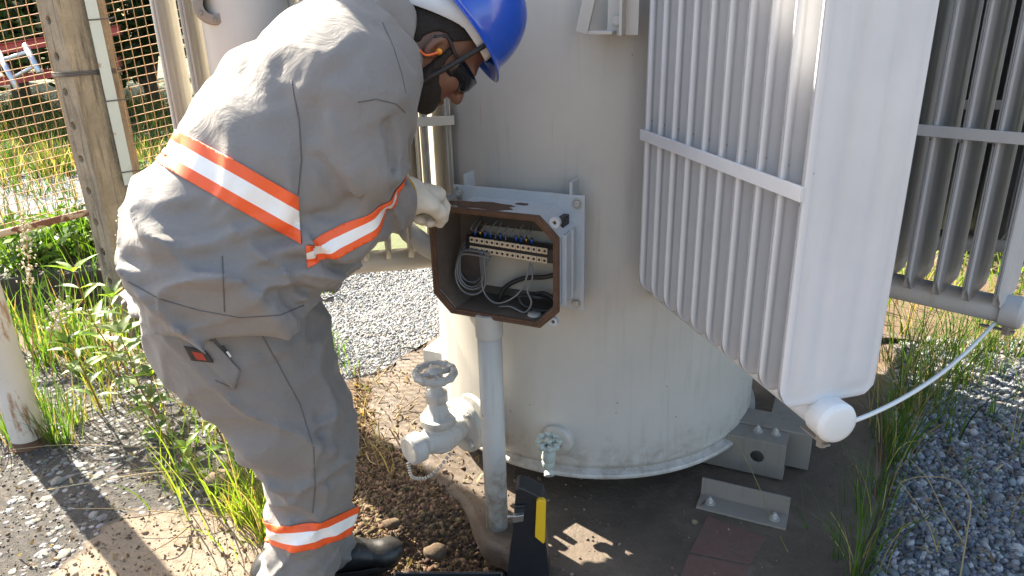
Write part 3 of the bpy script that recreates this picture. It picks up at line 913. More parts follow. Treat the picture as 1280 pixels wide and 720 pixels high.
SL = math.radians(10.0)
def mesh_panel(x0, y0, x1, y1, zb, h, label, rail=True, sp=.04, name='mesh_fence'):
    a = Vector((x0, y0, 0)); b = Vector((x1, y1, 0)); L = (b - a).length; d = (b - a).normalized()
    d3 = Vector((d.x * math.cos(SL), d.y * math.cos(SL), math.sin(SL)))
    L = L / math.cos(SL)
    e = empty(name, (x0, y0, 0)); tag(e, label, 'fence', 'rusty wire fence panels')
    o = Vector((x0, y0, zb)); of = Matrix.Translation(-a)
    nn = d.cross(UP)
    m = MB().use(MAT['wire_rust'])
    rr = random.Random(int(x0 * 100))
    for i in range(int(L / sp) + 1):
        p = o + d3 * (i * sp); r1 = nn * rr.uniform(-.004, .004) + d * rr.uniform(-.004, .004)
        m.tube([p + r1, p + UP * h * .33 - r1, p + UP * h * .66 + r1, p + UP * h - r1], .0019, 5, False)
    for k in range(int(h / sp) + 1):
        r1 = UP * rr.uniform(-.004, .004) + nn * .004
        m.tube([o + UP * k * sp + r1, o + UP * k * sp + d3 * L * .33 - r1, o + UP * k * sp + d3 * L * .66 + r1, o + UP * k * sp + d3 * L - r1], .0019, 5, False)
    q = m.build('wire_mesh', None); q.data.transform(of); q.parent = e
    if rail:
        m = MB().use(MAT['rail'])
        m.tube([o - d3 * .02, o + d3 * L], .017, 14)
        q = m.build('bottom_rail', None); q.data.transform(of); q.parent = e
    return e
mesh_panel(-3.25, 3.10, -1.93, 3.42, .385, 1.75, 'rusty wire mesh fence panel with rust and cream bottom rail beside the concrete post')
mesh_panel(-1.74, 3.47, -.55, 3.80, .60, 1.5, 'rusty wire mesh fence panel between the steel angle and the transformer', rail=False)
st = empty('steel_post', PY(176, 196, 3.46).to_2d().to_3d()); st.location.z = 0
tag(st, 'slim pale green steel angle standing against the concrete post', 'post')
m = MB().use(MAT['galv'])
m.prism([(0, 0), (.045, 0), (.045, .006), (.006, .006), (.006, .05), (0, .05)], .74, 2.1, Matrix((Vector((.9, .43, 0)).normalized(), Vector((-.43, .9, 0)).normalized(), UP)).transposed(), PY(150, 205, 3.40).to_2d().to_3d() - st.location)
m.build('angle_bar', st)
m = MB().use(MAT['seam'])
bw = PY(150, 205, 3.40).to_2d().to_3d() - st.location
for z in (.80, 1.12, 1.46):
    m.tube([bw + Vector((.0, -.004, z)), bw + Vector((.08, .03, z + .004)), bw + Vector((.09, .05, z + .01))], .003, 6)
m.build('wire_tie', st)
m = MB().use(MAT['galv']); m.tube([bw + Vector((.02, .03, -.1)), bw + Vector((.02, .03, .75))], .012, 8); m.build('stake', st)

wp = empty('gate_pole', PZ(38, 552, 0)); tag(wp, 'thick white pole with flaking rusty paint', 'pole')
m = MB().use(MAT['rusty_white'])
m.lathe([(.058, -.15), (.058, 0), (.057, .6), (.057, 1.9), (.057, 1.9), (.05, 1.92), (0, 1.93)], (0, 0, 0), (-.02, .01, 1), 32)
m.build('pole', wp)
m = MB().use(MAT['rust']); m.lathe([(.075, .0), (.075, .008), (.075, .008), (.06, .010), (.058, .03)], (0, 0, -.004), UP, 28); m.build('base_plate', wp)

# kerb that carries the fence
kb = MB().use(MAT['kerb'])
pa = Vector((-4.5, 3.25, 0)); pb2 = Vector((-1.15, 4.0, 0))
dk = (pb2 - pa).normalized(); nk = Vector((-dk.y, dk.x, 0))
kb.box((pa + pb2) / 2 + UP * .03 + nk * .16, ((pb2 - pa).length, .30, .34), Matrix((dk, nk, UP)).transposed(), .015)
tag(kb.build('kerb'), kind='structure')

# red steel frame and an aluminium ladder behind the fence
rf = empty('red_steel_frame', (-6.0, 9.3, 0)); tag(rf, 'low red steel frame of two long beams behind the fence', 'steel frame')
m = MB().use(MAT['red_beam'])
y = 9.3
A0, A1 = PY(-160, 88, y), PY(150, 38, y + .1)
B0_, B1_ = PY(-160, 128, y), PY(150, 78, y + .1)
for nm, a_, b_ in (('upper_beam', A0, A1), ('lower_beam', B0_, B1_)):
    m = MB().use(MAT['red_beam']); a_ = a_ - rf.location; b_ = b_ - rf.location
    dd = (b_ - a_).normalized(); ww = dd.cross(UP).normalized(); uu = ww.cross(dd)
    M = Matrix((dd, ww, uu)).transposed()
    m.box((a_ + b_) / 2, ((b_ - a_).length, .07, .10), M, .003); m.box((a_ + b_) / 2 + uu * .058, ((b_ - a_).length, .15, .010), M)
    m.build(nm, rf)
for u in (-120, 118):
    p = PY(u, 68, y + .05) - rf.location
    m = MB().use(MAT['red_beam']); m.box(Vector((p.x, p.y + .12, p.z / 2)), (.09, .07, p.z), None, .004); m.build('leg', rf)
ld = empty('aluminium_ladder', (-5.7, 9.1, 0)); tag(ld, 'short aluminium ladder resting across the red steel frame', 'ladder')
r1 = []
for (u0, v0, u1, v1) in ((-2, 66, 22, 112), (32, 58, 50, 92)):
    a_ = PY(u0, v0, 9.12) - ld.location; b_ = PY(u1, v1, 8.9) - ld.location
    dd = (b_ - a_).normalized(); foot = b_
    m = MB().use(MAT['alu']); m.tube([a_ - dd * .02, foot], .035, 8); m.build('rail', ld); r1.append((a_, foot))
for k in range(2):
    t_ = .2 + k * .5
    m = MB().use(MAT['alu']); m.tube([r1[0][0].lerp(r1[0][1], t_), r1[1][0].lerp(r1[1][1], t_)], .022, 8); m.build('rung', ld)

# ================================================================== TOOL CASE (black with a yellow edge, standing open behind the conduit)
tc = empty('tool_case', PZ(650, 738, 0)); tag(tc, 'black plastic tool case with yellow edge strip standing open behind the grey conduit', 'tool case')
def tp(u, v, y): return PY(u, v, y) - tc.location
def slab_px(mb, px, y0, y1):
    """outline given at its true distance y0, extruded back to y1"""
    lo = [mb.bm.verts.new(tp(u, v, y0)) for u, v in px]; dv_ = Vector((.10, 1, .05)).normalized() * (y1 - y0)
    hi = [mb.bm.verts.new(v.co + dv_) for v in lo]
    n = len(px)
    for k in range(n): mb._f([lo[k], lo[(k + 1) % n], hi[(k + 1) % n], hi[k]])
    mb._f(lo[::-1]); mb._f(hi)
m = MB().use(MAT['black'])
slab_px(m, [(645, 611), (650, 609), (678, 622), (682, 632), (681, 668), (684, 690), (688, 745), (632, 750), (634, 715), (640, 668)], 1.60, 1.655)
m.build('lid', tc, .004)
m = MB().use(MAT['yellow'])
slab_px(m, [(670.5, 628), (673, 625.5), (680, 626), (682.5, 629), (681, 678), (679, 680), (668.5, 671.5)], 1.588, 1.602)
m.build('edge_strip', tc, .002)
m = MB().use(MAT['latch'])
slab_px(m, [(641, 646), (655, 644), (654, 652), (641, 654)], 1.585, 1.60)
slab_px(m, [(634, 646), (641, 645.5), (641, 648), (634, 648.5)], 1.592, 1.60)
m.build('latch', tc, .001)
m = MB().use(MAT['black'])
slab_px(m, [(643, 633), (657, 632), (656, 637), (643, 638)], 1.592, 1.60)
m.build('grip', tc, .002)
bt = empty('open_tray', PZ(560, 740, 0)); tag(bt, 'flat black plastic tray lying on the earth beside the boot', 'tray')
m = MB().use(MAT['black'])
c = PZ(560, 742, .0) + Vector((0, -.07, 0))
c -= bt.location
m.box(c + UP * .02, (.30, .20, .012), Matrix.Rotation(math.radians(-2), 3, 'Z'), .004)
m.ringprism([(-.15, -.10), (.15, -.10), (.15, .10), (-.15, .10)], [(-.142, -.092), (.142, -.092), (.142, .092), (-.142, .092)], .0, .05, Matrix.Rotation(math.radians(-2), 3, 'Z'), c)
m.build('tray_body', bt, .003)
m = MB().use(MAT['latch']); m.box(c + Vector((.0, -.103, .03)), (.03, .006, .02), None, .001); m.build('latch', bt)
# ================================================================== WORKER
# the figure is one distance field per garment, meshed with surface nets
def A3(v): return np.array(v, np.float32)
def smin(a, b, k):
    h = np.clip(0.5 + 0.5 * (b - a) / k, 0, 1)
    return b * (1 - h) + a * h - k * h * (1 - h)
def smax(a, b, k): return -smin(-a, -b, k)
def cap(p, a, b, ra, rb):
    a, b = A3(a), A3(b); d = b - a; t = np.clip(((p - a) @ d) / max(float(d @ d), 1e-9), 0, 1)
    return np.linalg.norm(p - a - t[..., None] * d, axis=-1) - (ra + (rb - ra) * t)
def ell(p, c, R, ax):
    q = (p - A3(c)) @ np.stack([A3(x) for x in ax], 1)
    R = A3(R); k0 = np.linalg.norm(q / R, axis=-1); k1 = np.linalg.norm(q / (R * R), axis=-1)
    return k0 * (k0 - 1) / np.maximum(k1, 1e-6)
def seg(p, a, b, lat, ra, rb):
    """oval section segment: ra, rb = (half width along lat, half thickness) at each end"""
    a, b = A3(a), A3(b); d = b - a; L = float(np.linalg.norm(d)); d /= L
    lat = A3(lat) - d * float(A3(lat) @ d); lat /= np.linalg.norm(lat); th = np.cross(d, lat)
    q = p - a; s = q @ d; t = np.clip(s / L, 0, 1)
    e = s - t * L
    A = ra[0] + (rb[0] - ra[0]) * t; B = ra[1] + (rb[1] - ra[1]) * t
    u = q @ lat; w = q @ th; E = np.minimum(A, B)
    k0 = np.sqrt((u / A) ** 2 + (w / B) ** 2 + (e / E) ** 2); k1 = np.sqrt((u / A ** 2) ** 2 + (w / B ** 2) ** 2 + (e / E ** 2) ** 2)
    return np.where(k1 < 1e-4, -E, k0 * (k0 - 1) / np.maximum(k1, 1e-6))
def segx(p, a, b, lat, ra, rb, n=2.6):
    a, b = A3(a), A3(b); d = b - a; L = float(np.linalg.norm(d)); d /= L
    lat = A3(lat) - d * float(A3(lat) @ d); lat /= np.linalg.norm(lat); th = np.cross(d, lat)
    q = p - a; s = q @ d; t = np.clip(s / L, 0, 1); e = s - t * L
    A = ra[0] + (rb[0] - ra[0]) * t; B = ra[1] + (rb[1] - ra[1]) * t; E = np.minimum(A, B)
    r = (np.abs((q @ lat) / A) ** n + np.abs((q @ th) / B) ** n) ** (1.0 / n)
    return (np.sqrt(r * r + (e / E) ** 2) - 1) * E
def chain(p, P, R, k):
    d = None
    for i in range(len(P) - 1):
        e = cap(p, P[i], P[i + 1], R[i], R[i + 1]); d = e if d is None else smin(d, e, k)
    return d

def axis_pts(lo, hi, coarse, fine=()):
    """grid coordinates, finer inside the given (a, b, step) spans"""
    out = [lo]
    while out[-1] < hi:
        st_ = coarse
        for (a, b, s) in fine:
            if a - coarse < out[-1] < b: st_ = min(st_, s)
        out.append(out[-1] + st_)
    return np.array(out, np.float32)

def nets(fn, xs, ys, zs):
    nx, ny, nz = len(xs), len(ys), len(zs)
    D = np.empty((nx, ny, nz), np.float32)
    YY, ZZ = np.meshgrid(ys, zs, indexing='ij')
    step = max(1, int(400000 / (ny * nz)))
    for i in range(0, nx, step):
        x = xs[i:i + step]
        P = np.empty((len(x), ny, nz, 3), np.float32); P[..., 0] = x[:, None, None]; P[..., 1] = YY; P[..., 2] = ZZ
        D[i:i + step] = fn(P.reshape(-1, 3)).reshape(len(x), ny, nz)
    S = D < 0
    c = np.zeros((nx - 1, ny - 1, nz - 1), np.int8)
    for a in (0, 1):
        for b in (0, 1):
            for d in (0, 1):
                c += S[a:nx - 1 + a, b:ny - 1 + b, d:nz - 1 + d]
    act = (c > 0) & (c < 8)
    idx = np.argwhere(act); ids = -np.ones(act.shape, np.int64); ids[act] = np.arange(len(idx))
    acc = np.zeros((len(idx), 3)); cnt = np.zeros(len(idx))
    cs = [(a, b, d) for a in (0, 1) for b in (0, 1) for d in (0, 1)]
    G = (xs, ys, zs)
    for i1 in range(8):
        for i2 in range(i1 + 1, 8):
            if sum(abs(x - y) for x, y in zip(cs[i1], cs[i2])) != 1: continue
            p1 = idx + cs[i1]; p2 = idx + cs[i2]
            d1 = D[tuple(p1.T)]; d2 = D[tuple(p2.T)]; m = (d1 < 0) != (d2 < 0)
            t = np.where(m, d1 / np.where(m, d1 - d2, 1), 0)
            A = np.stack([G[k][p1[:, k]] for k in range(3)], 1); B = np.stack([G[k][p2[:, k]] for k in range(3)], 1)
            acc += np.where(m[:, None], A + (B - A) * t[:, None], 0); cnt += m
    V = acc / cnt[:, None]
    quads = []
    for ax in range(3):
        sl1 = [slice(None)] * 3; sl2 = [slice(None)] * 3
        sl1[ax] = slice(0, -1); sl2[ax] = slice(1, None)
        s1 = S[tuple(sl1)]; s2 = S[tuple(sl2)]
        e = np.argwhere(s1 != s2); o1, o2 = [k for k in range(3) if k != ax]
        ok = (e[:, o1] > 0) & (e[:, o2] > 0) & (e[:, o1] < D.shape[o1] - 1) & (e[:, o2] < D.shape[o2] - 1)
        e = e[ok]
        def cid(da, db):
            q = e.copy(); q[:, o1] += da; q[:, o2] += db; return ids[tuple(q.T)]
        q = np.stack([cid(-1, -1), cid(0, -1), cid(0, 0), cid(-1, 0)], 1)
        fl = s1[tuple(e.T)]
        if ax == 1: fl = ~fl
        q[~fl] = q[~fl][:, ::-1]
        quads.append(q)
    return V, np.concatenate(quads)

def lap(V, Fq, it=1, w=0.5):
    e = np.concatenate([Fq[:, [0, 1]], Fq[:, [1, 2]], Fq[:, [2, 3]], Fq[:, [3, 0]]])
    e = np.concatenate([e, e[:, ::-1]])
    for _ in range(it):
        s = np.zeros_like(V); n = np.bincount(e[:, 0], minlength=len(V)).astype(float)
        for k in range(3): s[:, k] = np.bincount(e[:, 0], V[e[:, 1], k], minlength=len(V))
        V = V + w * (s / np.maximum(n, 1)[:, None] - V)
    return V

def mesh_fn(name, fn, lo, hi, h, mat, parent, fine=((), (), ()), it=1):
    ax = [axis_pts(lo[k], hi[k], h, fine[k]) for k in range(3)]
    V, Q = nets(fn, *ax)
    V = lap(V, Q, it)
    return np_mesh(name, V, Q, mat, parent, smooth=True)

def folds(p, L):
    """creases: (polyline, half width, depth); positive = ridge"""
    w = np.zeros(len(p), np.float32)
    for (pts, wd, am) in L:
        d = None
        for i in range(len(pts) - 1):
            e = cap(p, pts[i], pts[i + 1], 0, 0); d = e if d is None else np.minimum(d, e)
        w += am * np.exp(-(d / wd) ** 2)
    return w

fh = Vector((.92, .39, 0)).normalized(); Lr = Vector((.39, -.92, 0)).normalized()
worker = empty('person', (0, 0, 0))
tag(worker, 'worker in grey uniform with orange reflective bands and blue helmet bending over the terminal box', 'person')

# --- joints
SP = [Vector((-.605, 1.49, .88)), Vector((-.575, 1.50, 1.04)), Vector((-.462, 1.53, 1.23)), Vector((-.335, 1.565, 1.372)), Vector((-.262, 1.60, 1.452))]
SPA = [.218, .216, .216, .200, .115]; SPB = [.192, .187, .170, .136, .100]
SHR = Vector((-.285, 1.42, 1.335)); ELR = PY(414, 276, 1.39); WRR = PY(497, 246, 1.60)
SHL = Vector((-.44, 1.77, 1.37)); ELL = PY(432, 225, 1.90); WRL = PY(484, 238, 1.84)
HANDR = PY(533, 244, 1.705)
HANDL = PY(512, 236, 1.90)
# head frame
pt, yw = math.radians(54), math.radians(17)
hf = Vector((math.cos(pt) * math.cos(yw), math.cos(pt) * math.sin(yw), -math.sin(pt)))
hu = Vector((math.sin(pt) * math.cos(yw), math.sin(pt) * math.sin(yw), math.cos(pt)))
hr = hf.cross(hu)
HC = PY(546, 63, 1.575) - hr * .078 + hu * .016 + hf * .004
def hd(f, u, r): return HC + hf * f + hu * u + hr * r
HAX = (hf, hu, hr)
NB = Vector((-.268, 1.60, 1.446))

RLEG = [PY(300, 392, 1.475), PY(332, 452, 1.465), PY(368, 518, 1.46), PY(388, 582, 1.455), PY(387, 640, 1.46), PY(372, 705, 1.465), PY(362, 800, 1.475)]
RLR = [.150, .133, .118, .090, .079, .078, .082]
HIPL = Vector((-.66, 1.60, .87))
LLEG = [HIPL, Vector((-.60, 1.645, .70)), Vector((-.535, 1.66, .54)), Vector((-.545, 1.67, .38)), Vector((-.56, 1.675, .22)), Vector((-.555, 1.68, .07))]
LLR = [.135, .115, .092, .075, .072, .075]

# --- body: one continuous figure under the clothes
def hand_def(W, Kc, b, thumb_up=1, curl=(55, 65, 45), R=.0125, spread=.0228, tl=1.0):
    d = (Kc - W).normalized(); b = (b - d * b.dot(d)).normalized(); s = d.cross(b) * thumb_up
    fing = []
    for k, (off, ln) in enumerate(((1.5, .92), (.5, 1.0), (-.5, .96), (-1.5, .80))):
        p = Kc + s * (off * spread) - d * (.004 * abs(off - .3)); pts = [p - d * .03, p]; a = 0.0; dirv = d
        for L, c in zip((.043, .028, .022), curl):
            a += math.radians(c + 6 * (k - 1)); dv = d * math.cos(a) - b * math.sin(a)
            p = p + dv * L * ln; pts.append(p)
        fing.append(pts)
    t0 = W + d * .028 + s * .026 - b * .006
    t1 = t0 + (d * .72 + s * .55 - b * .35).normalized() * .042 * tl
    t2 = t1 + (d * .85 + s * .1 - b * .55).normalized() * .033 * tl
    t3 = t2 + (d * .75 - s * .2 - b * .6).normalized() * .026 * tl
    return dict(W=W, K=Kc, d=d, b=b, s=s, f=fing, t=[t0, t1, t2, t3], R=R)
HR_ = hand_def(WRR, HANDR, Vector((-.35, -.62, .55)))
HL_ = hand_def(WRL, HANDL, Vector((.3, .6, .6)), -1, (30, 40, 30))
def hand_sdf(p, H, R, palm, kf=.006):
    W, Kc = H['W'], H['K']
    d = seg(p, W + H['d'] * .012, Kc - H['d'] * .012, H['s'], (palm * .80, R * 1.9), (palm, R * 1.75))
    for f in H['f']:
        rr_ = [R * 1.05, R * 1.08, R, R * .93, R * .82]
        e = chain(p, f, rr_, .004); d = smin(d, e, kf)
    e = chain(p, H['t'], [R * 1.5, R * 1.25, R * 1.1, R * .9], .006)
    return smin(d, e, .012)

def head_sdf(p):
    d = ell(p, hd(-.004, .030, 0), (.097, .100, .075), HAX)
    d = smin(d, ell(p, hd(.038, -.045, 0), (.058, .078, .060), HAX), .035)
    d = smin(d, ell(p, hd(.075, -.098, 0), (.022, .018, .024), HAX), .025)
    d = smin(d, ell(p, hd(.083, .020, 0), (.016, .012, .050), HAX), .02)        # brow
    for s in (1, -1):
        d = smin(d, ell(p, hd(.066, -.030, .043 * s), (.02, .018, .016), HAX), .02)   # cheekbone
        d = smax(d, -ell(p, hd(.098, -.002, .031 * s), (.016, .012, .018), HAX), .012)
        d = smin(d, ell(p, hd(.078, -.003, .031 * s), (.012, .0095, .012), HAX), .003)
    d = smin(d, cap(p, hd(.094, .006, 0), hd(.116, -.036, 0), .008, .0125), .012)
    for s in (1, -1): d = smin(d, cap(p, hd(.104, -.040, .008 * s), hd(.098, -.040, .014 * s), .008, .007), .006)
    d = smin(d, ell(p, hd(.095, -.066, 0), (.010, .0055, .022), HAX), .006)
    d = smin(d, ell(p, hd(.092, -.078, 0), (.010, .006, .018), HAX), .006)
    for s in (1, -1):
        tilt = (hf * .95 + hu * .0 + hr * (-.32 * s), hu * .97 - hf * .22, hr * s * .9 + hf * .3)
        e = ell(p, hd(-.010, -.012, .079 * s), (.019, .032, .008), tilt)
        e = smax(e, -ell(p, hd(-.004, -.014, .087 * s), (.010, .020, .007), tilt), .004)
        d = smin(d, e, .006)
    d = smin(d, cap(p, hd(-.03, -.05, 0), NB, .058, .062), .03)
    return d
def body_sdf(p):
    d = head_sdf(p)
    t = None
    for i in range(4):
        e = seg(p, SP[i], SP[i + 1], Lr, (SPA[i] * .78, SPB[i] * .68), (SPA[i + 1] * (.78 if i < 3 else .45), SPB[i + 1] * (.68 if i < 3 else .42))); t = e if t is None else smin(t, e, .04)
    d = smin(d, t, .03)
    for (a, b, c) in ((SHR, ELR, WRR), (SHL, ELL, WRL)):
        d = smin(d, chain(p, [a, b, c], [.058, .046, .032], .03), .03)
    for H in (HR_, HL_): d = smin(d, hand_sdf(p, H, .0085, .036), .01)
    for P_, R_ in ((RLEG, RLR), (LLEG, LLR)):
        d = smin(d, chain(p, P_, [r * .68 for r in R_], .03), .03)
    for (a, tdir) in ((RLEG[-1], Vector((.95, .3, 0))), (LLEG[-1], Vector((.985, .15, 0)))):
        z = Vector((a.x, a.y, .05)); d = smin(d, cap(p, z, z + tdir.normalized() * .15 + Vector((0, 0, -.012)), .036, .028), .02)
    return d
hx = [hd(*q)[0] for q in ((.12, 0, 0), (-.1, 0, 0), (0, .13, 0), (0, -.12, 0))]
hz = [hd(*q)[2] for q in ((.12, 0, 0), (-.1, 0, 0), (0, .13, 0), (0, -.12, 0))]
body = mesh_fn('body', body_sdf, (-.92, 1.28, -.02), (.08, 2.02, 1.62), .011, MAT['skin'], worker,
               fine=((( -.27, min(.05, max(hx) + .02), .0045),), ((HC.y - .10, HC.y + .09, .0045), (HANDR.y - .06, HANDR.y + .04, .005)), ((min(hz) - .02, max(hz) + .02, .0045), (HANDR.z - .06, HANDR.z + .05, .005))))

def shade_parts(name, fn, pts, pad, h, mat, it=1):
    lo = [min(p[k] for p in pts) - pad for k in range(3)]; hi = [max(p[k] for p in pts) + pad for k in range(3)]
    return mesh_fn(name, fn, lo, hi, h, mat, worker, it=it)
hpts = [hd(a, b, c) for a in (-.11, .12) for b in (-.13, .14) for c in (-.085, .085)]
def local(p): return (p - A3(HC)) @ np.stack([A3(hf), A3(hu), A3(hr)], 1)
def hair_sdf(p):
    q = local(p)
    sk = ell(p, hd(-.004, .030, 0), (.103, .106, .0805), HAX)
    sk = smin(sk, cap(p, hd(-.040, -.03, 0), hd(-.066, -.085, 0), .063, .052), .02)
    # hairline: behind the ear, above the temple
    line = np.maximum(.014 - q[:, 1] + np.clip(-q[:, 0] - .0, -.05, .08) * -1.45, q[:, 0] - .062)
    ear = np.linalg.norm((q - A3((-.008, -.016, 0))) * A3((1.0, .82, 0)), axis=-1)
    line = np.maximum(line, .030 - ear)
    return smax(sk, line, .004) + vnoise(p, 160) * .0012
shade_parts('hair', hair_sdf, hpts, .01, .0045, MAT['hair'])
def beard_sdf(p):
    q = local(p)
    d = ell(p, hd(.038, -.045, 0), (.060, .080, .0632), HAX)
    d = smin(d, ell(p, hd(.076, -.098, 0), (.0245, .0205, .0265), HAX), .026)
    d = smin(d, ell(p, hd(.096, -.057, 0), (.011, .007, .026), HAX), .006)
    for sg in (1, -1): d = smin(d, cap(p, hd(.014, .004, .0735 * sg), hd(.022, -.062, .0635 * sg), .009, .012), .012)
    # jaw line below the cheek, with sideburn up to the hair; lips left free
    top = np.where(q[:, 0] < .032, .02, -.030 - .62 * np.clip(q[:, 0] - .032, 0, .055))
    line = np.maximum(q[:, 1] - top, .004 - q[:, 0])
    mouth = ell(p, hd(.104, -.072, 0), (.016, .010, .019), HAX)
    return smax(smax(d, line, .006), -mouth, .003) + vnoise(p, 150) * .0018
shade_parts('beard', beard_sdf, hpts, .01, .0045, MAT['hair'])

# --- jacket
FOLD_J = []
def fold(px, y, wd, am): FOLD_J.append(([PY(u, v, yy) for (u, v), yy in zip(px, y if isinstance(y, list) else [y] * len(px))], wd, am))
def sleeve_sdf(p):
    d = chain(p, [SHR, SHR.lerp(ELR, .5), ELR], [.094, .088, .076], .04)
    d = smin(d, chain(p, [ELR, ELR.lerp(WRR, .55), WRR + (WRR - ELR) * .05], [.074, .062, .054], .02), .03)
    # cuff opening
    ax = (WRR - ELR).normalized()
    d = smax(d, (p - A3(WRR)) @ A3(ax) + .034, .004)
    return d
def sleeveL_sdf(p):
    d = chain(p, [SHL, ELL, WRL], [.098, .078, .056], .03); ax = (WRL - ELL).normalized()
    return smax(d, (p - A3(WRL)) @ A3(ax) + .012, .004)
def torso_sdf(p):
    d = None
    for i in range(4):
        e = segx(p, SP[i], SP[i + 1], Lr, (SPA[i], SPB[i]), (SPA[i + 1], SPB[i + 1])); d = e if d is None else smin(d, e, .05)
    d = smin(d, cap(p, SHR + Vector((-.02, .03, .0)), SHL, .095, .09), .05)
    hem = .940 - p[:, 2] + vnoise(p * A3((1, 1, 0)), 7) * .006
    ax = (NB - SP[3]).normalized()
    d = smax(d, (p - A3(NB)) @ A3(ax) - .022, .01)
    return smax(d, hem, .005)
def wr(p, sx, sy, sz, s=1.0):
    return vnoise(p * A3((sx, sy, sz)), s)
def ridged(n): return 1.0 - 2.0 * np.abs(n)
FOLDLIST = []
def jacket_sdf(p):
    dt = torso_sdf(p); ds = sleeve_sdf(p); dl = sleeveL_sdf(p)
    d = smin(dt, smin(ds, dl, .02), .045)
    near = np.abs(d) < .06
    if near.any():
        q = p[near]
        w = vnoise(q, 6.0) * .009 + vnoise(q + .3 * vnoise(q, 5)[:, None], 14) * .0045
        # cross creases at waist and elbow
        z = q[:, 2]
        warp = q + .05 * np.stack([vnoise(q, 7), vnoise(q + 5, 7), vnoise(q + 9, 7)], 1)
        cr = ridged(wr(warp, 5, 5, 21))
        w += (np.clip(cr, -.6, 1) + .35 * np.abs(cr)) * .019 * np.exp(-((z - 1.03) / .11) ** 2) * (dt[near] < ds[near] + .02)
        cr2 = ridged(wr(warp + 3.3, 8, 8, 24))
        el = np.exp(-(np.linalg.norm(q - A3(ELR), axis=1) / .10) ** 2)
        w += cr2 * .0045 * el
        cr3 = ridged(vnoise(warp @ A3([[14, 3, 2], [2, 9, 1], [3, 2, 5]]), 1.0))
        up = np.exp(-(np.linalg.norm(q - A3((-.33, 1.36, 1.22)), axis=1) / .13) ** 2)
        w += cr3 * .014 * up
        # long slack folds that run from the shoulder blade and the armpit down to the waist
        g1 = ridged(vnoise(warp @ A3([[9, 1, 2], [1, 7, 2], [5, 2, 2.5]]), 1.0)); g2 = ridged(vnoise((warp + 2.7) @ A3([[5, 1, 9], [1, 8, 2], [-7, 2, 7]]), 1.0))
        w += (np.clip(g1, 0, 1) ** 2 * .015 + np.clip(g2, 0, 1) ** 2.5 * .013) * np.clip((1.36 - z) / .2, .25, 1)
        w += 1.9 * folds(q, FOLD_J)
        # armhole groove where sleeve and body meet
        w -= .007 * np.exp(-((dt[near] - ds[near]) / .010) ** 2) * (z > 1.12)
        d[near] -= w
    return d
J_Y = 1.36
# creases taken from the cloth: under the armpit, across the back and along the waist
fold([(352, 85), (368, 130), (374, 190), (368, 240)], [1.38, 1.36, 1.34, 1.33], .016, -.004)
fold([(381, 95), (387, 150), (389, 205), (385, 250)], [1.37, 1.35, 1.33, 1.32], .017, .006)
fold([(385, 328), (404, 350), (411, 378)], [1.37, 1.42, 1.46], .012, -.012)
fold([(396, 312), (412, 330), (424, 345)], [1.38, 1.42, 1.46], .012, .010)
fold([(210, 330), (250, 350), (300, 345)], 1.36, .015, .007)
fold([(200, 200), (250, 180), (310, 190)], 1.40, .020, -.005)
fold([(410, 150), (440, 200), (445, 250)], 1.31, .016, .006)
fold([(335, 95), (350, 140), (352, 200)], [1.39, 1.36, 1.35], .020, .006)
fold([(300, 215), (330, 232), (360, 238)], 1.35, .018, -.010)
fold([(372, 318), (390, 336), (420, 348)], [1.36, 1.40, 1.44], .014, .014)
fold([(350, 300), (372, 345), (405, 365)], [1.36, 1.38, 1.42], .012, -.014)
fold([(275, 330), (325, 325), (372, 345)], 1.34, .016, .012)
fold([(270, 350), (330, 348), (380, 362)], 1.33, .012, -.013)
fold([(230, 300), (290, 290), (350, 310)], 1.35, .018, -.010)
fold([(300, 372), (345, 352), (385, 372)], 1.33, .014, .012)
fold([(225, 250), (275, 262), (330, 285)], 1.38, .022, .008)
fold([(385, 265), (420, 268), (448, 240)], 1.33, .014, -.009)
fold([(400, 200), (425, 240), (430, 275)], 1.31, .016, -.007)
fold([(470, 130), (490, 180), (480, 225)], 1.36, .016, -.008)
fold([(440, 60), (470, 100), (510, 130)], [1.42, 1.42, 1.46], .014, -.006)
fold([(288, 72), (322, 68), (358, 84)], [1.47, 1.44, 1.41], .045, .010)
jacket = mesh_fn('jacket', jacket_sdf, (-.92, 1.20, .90), (-.10, 2.06, 1.60), .0062, MAT['fabric'], worker, it=1)
jacket['label'] = 'grey twill work jacket with orange and silver reflective bands'
bpy.context.view_layer.update()

def bvh_of(o):
    return BVHTree.FromPolygons([v.co.copy() for v in o.data.vertices], [tuple(p.vertices) for p in o.data.polygons])
JB = bvh_of(jacket)
def hit(bvh, u, v):
    r = ray(u, v).normalized(); h = bvh.ray_cast(CAM, r)
    return (h[0], h[1]) if h[0] is not None else (None, None)

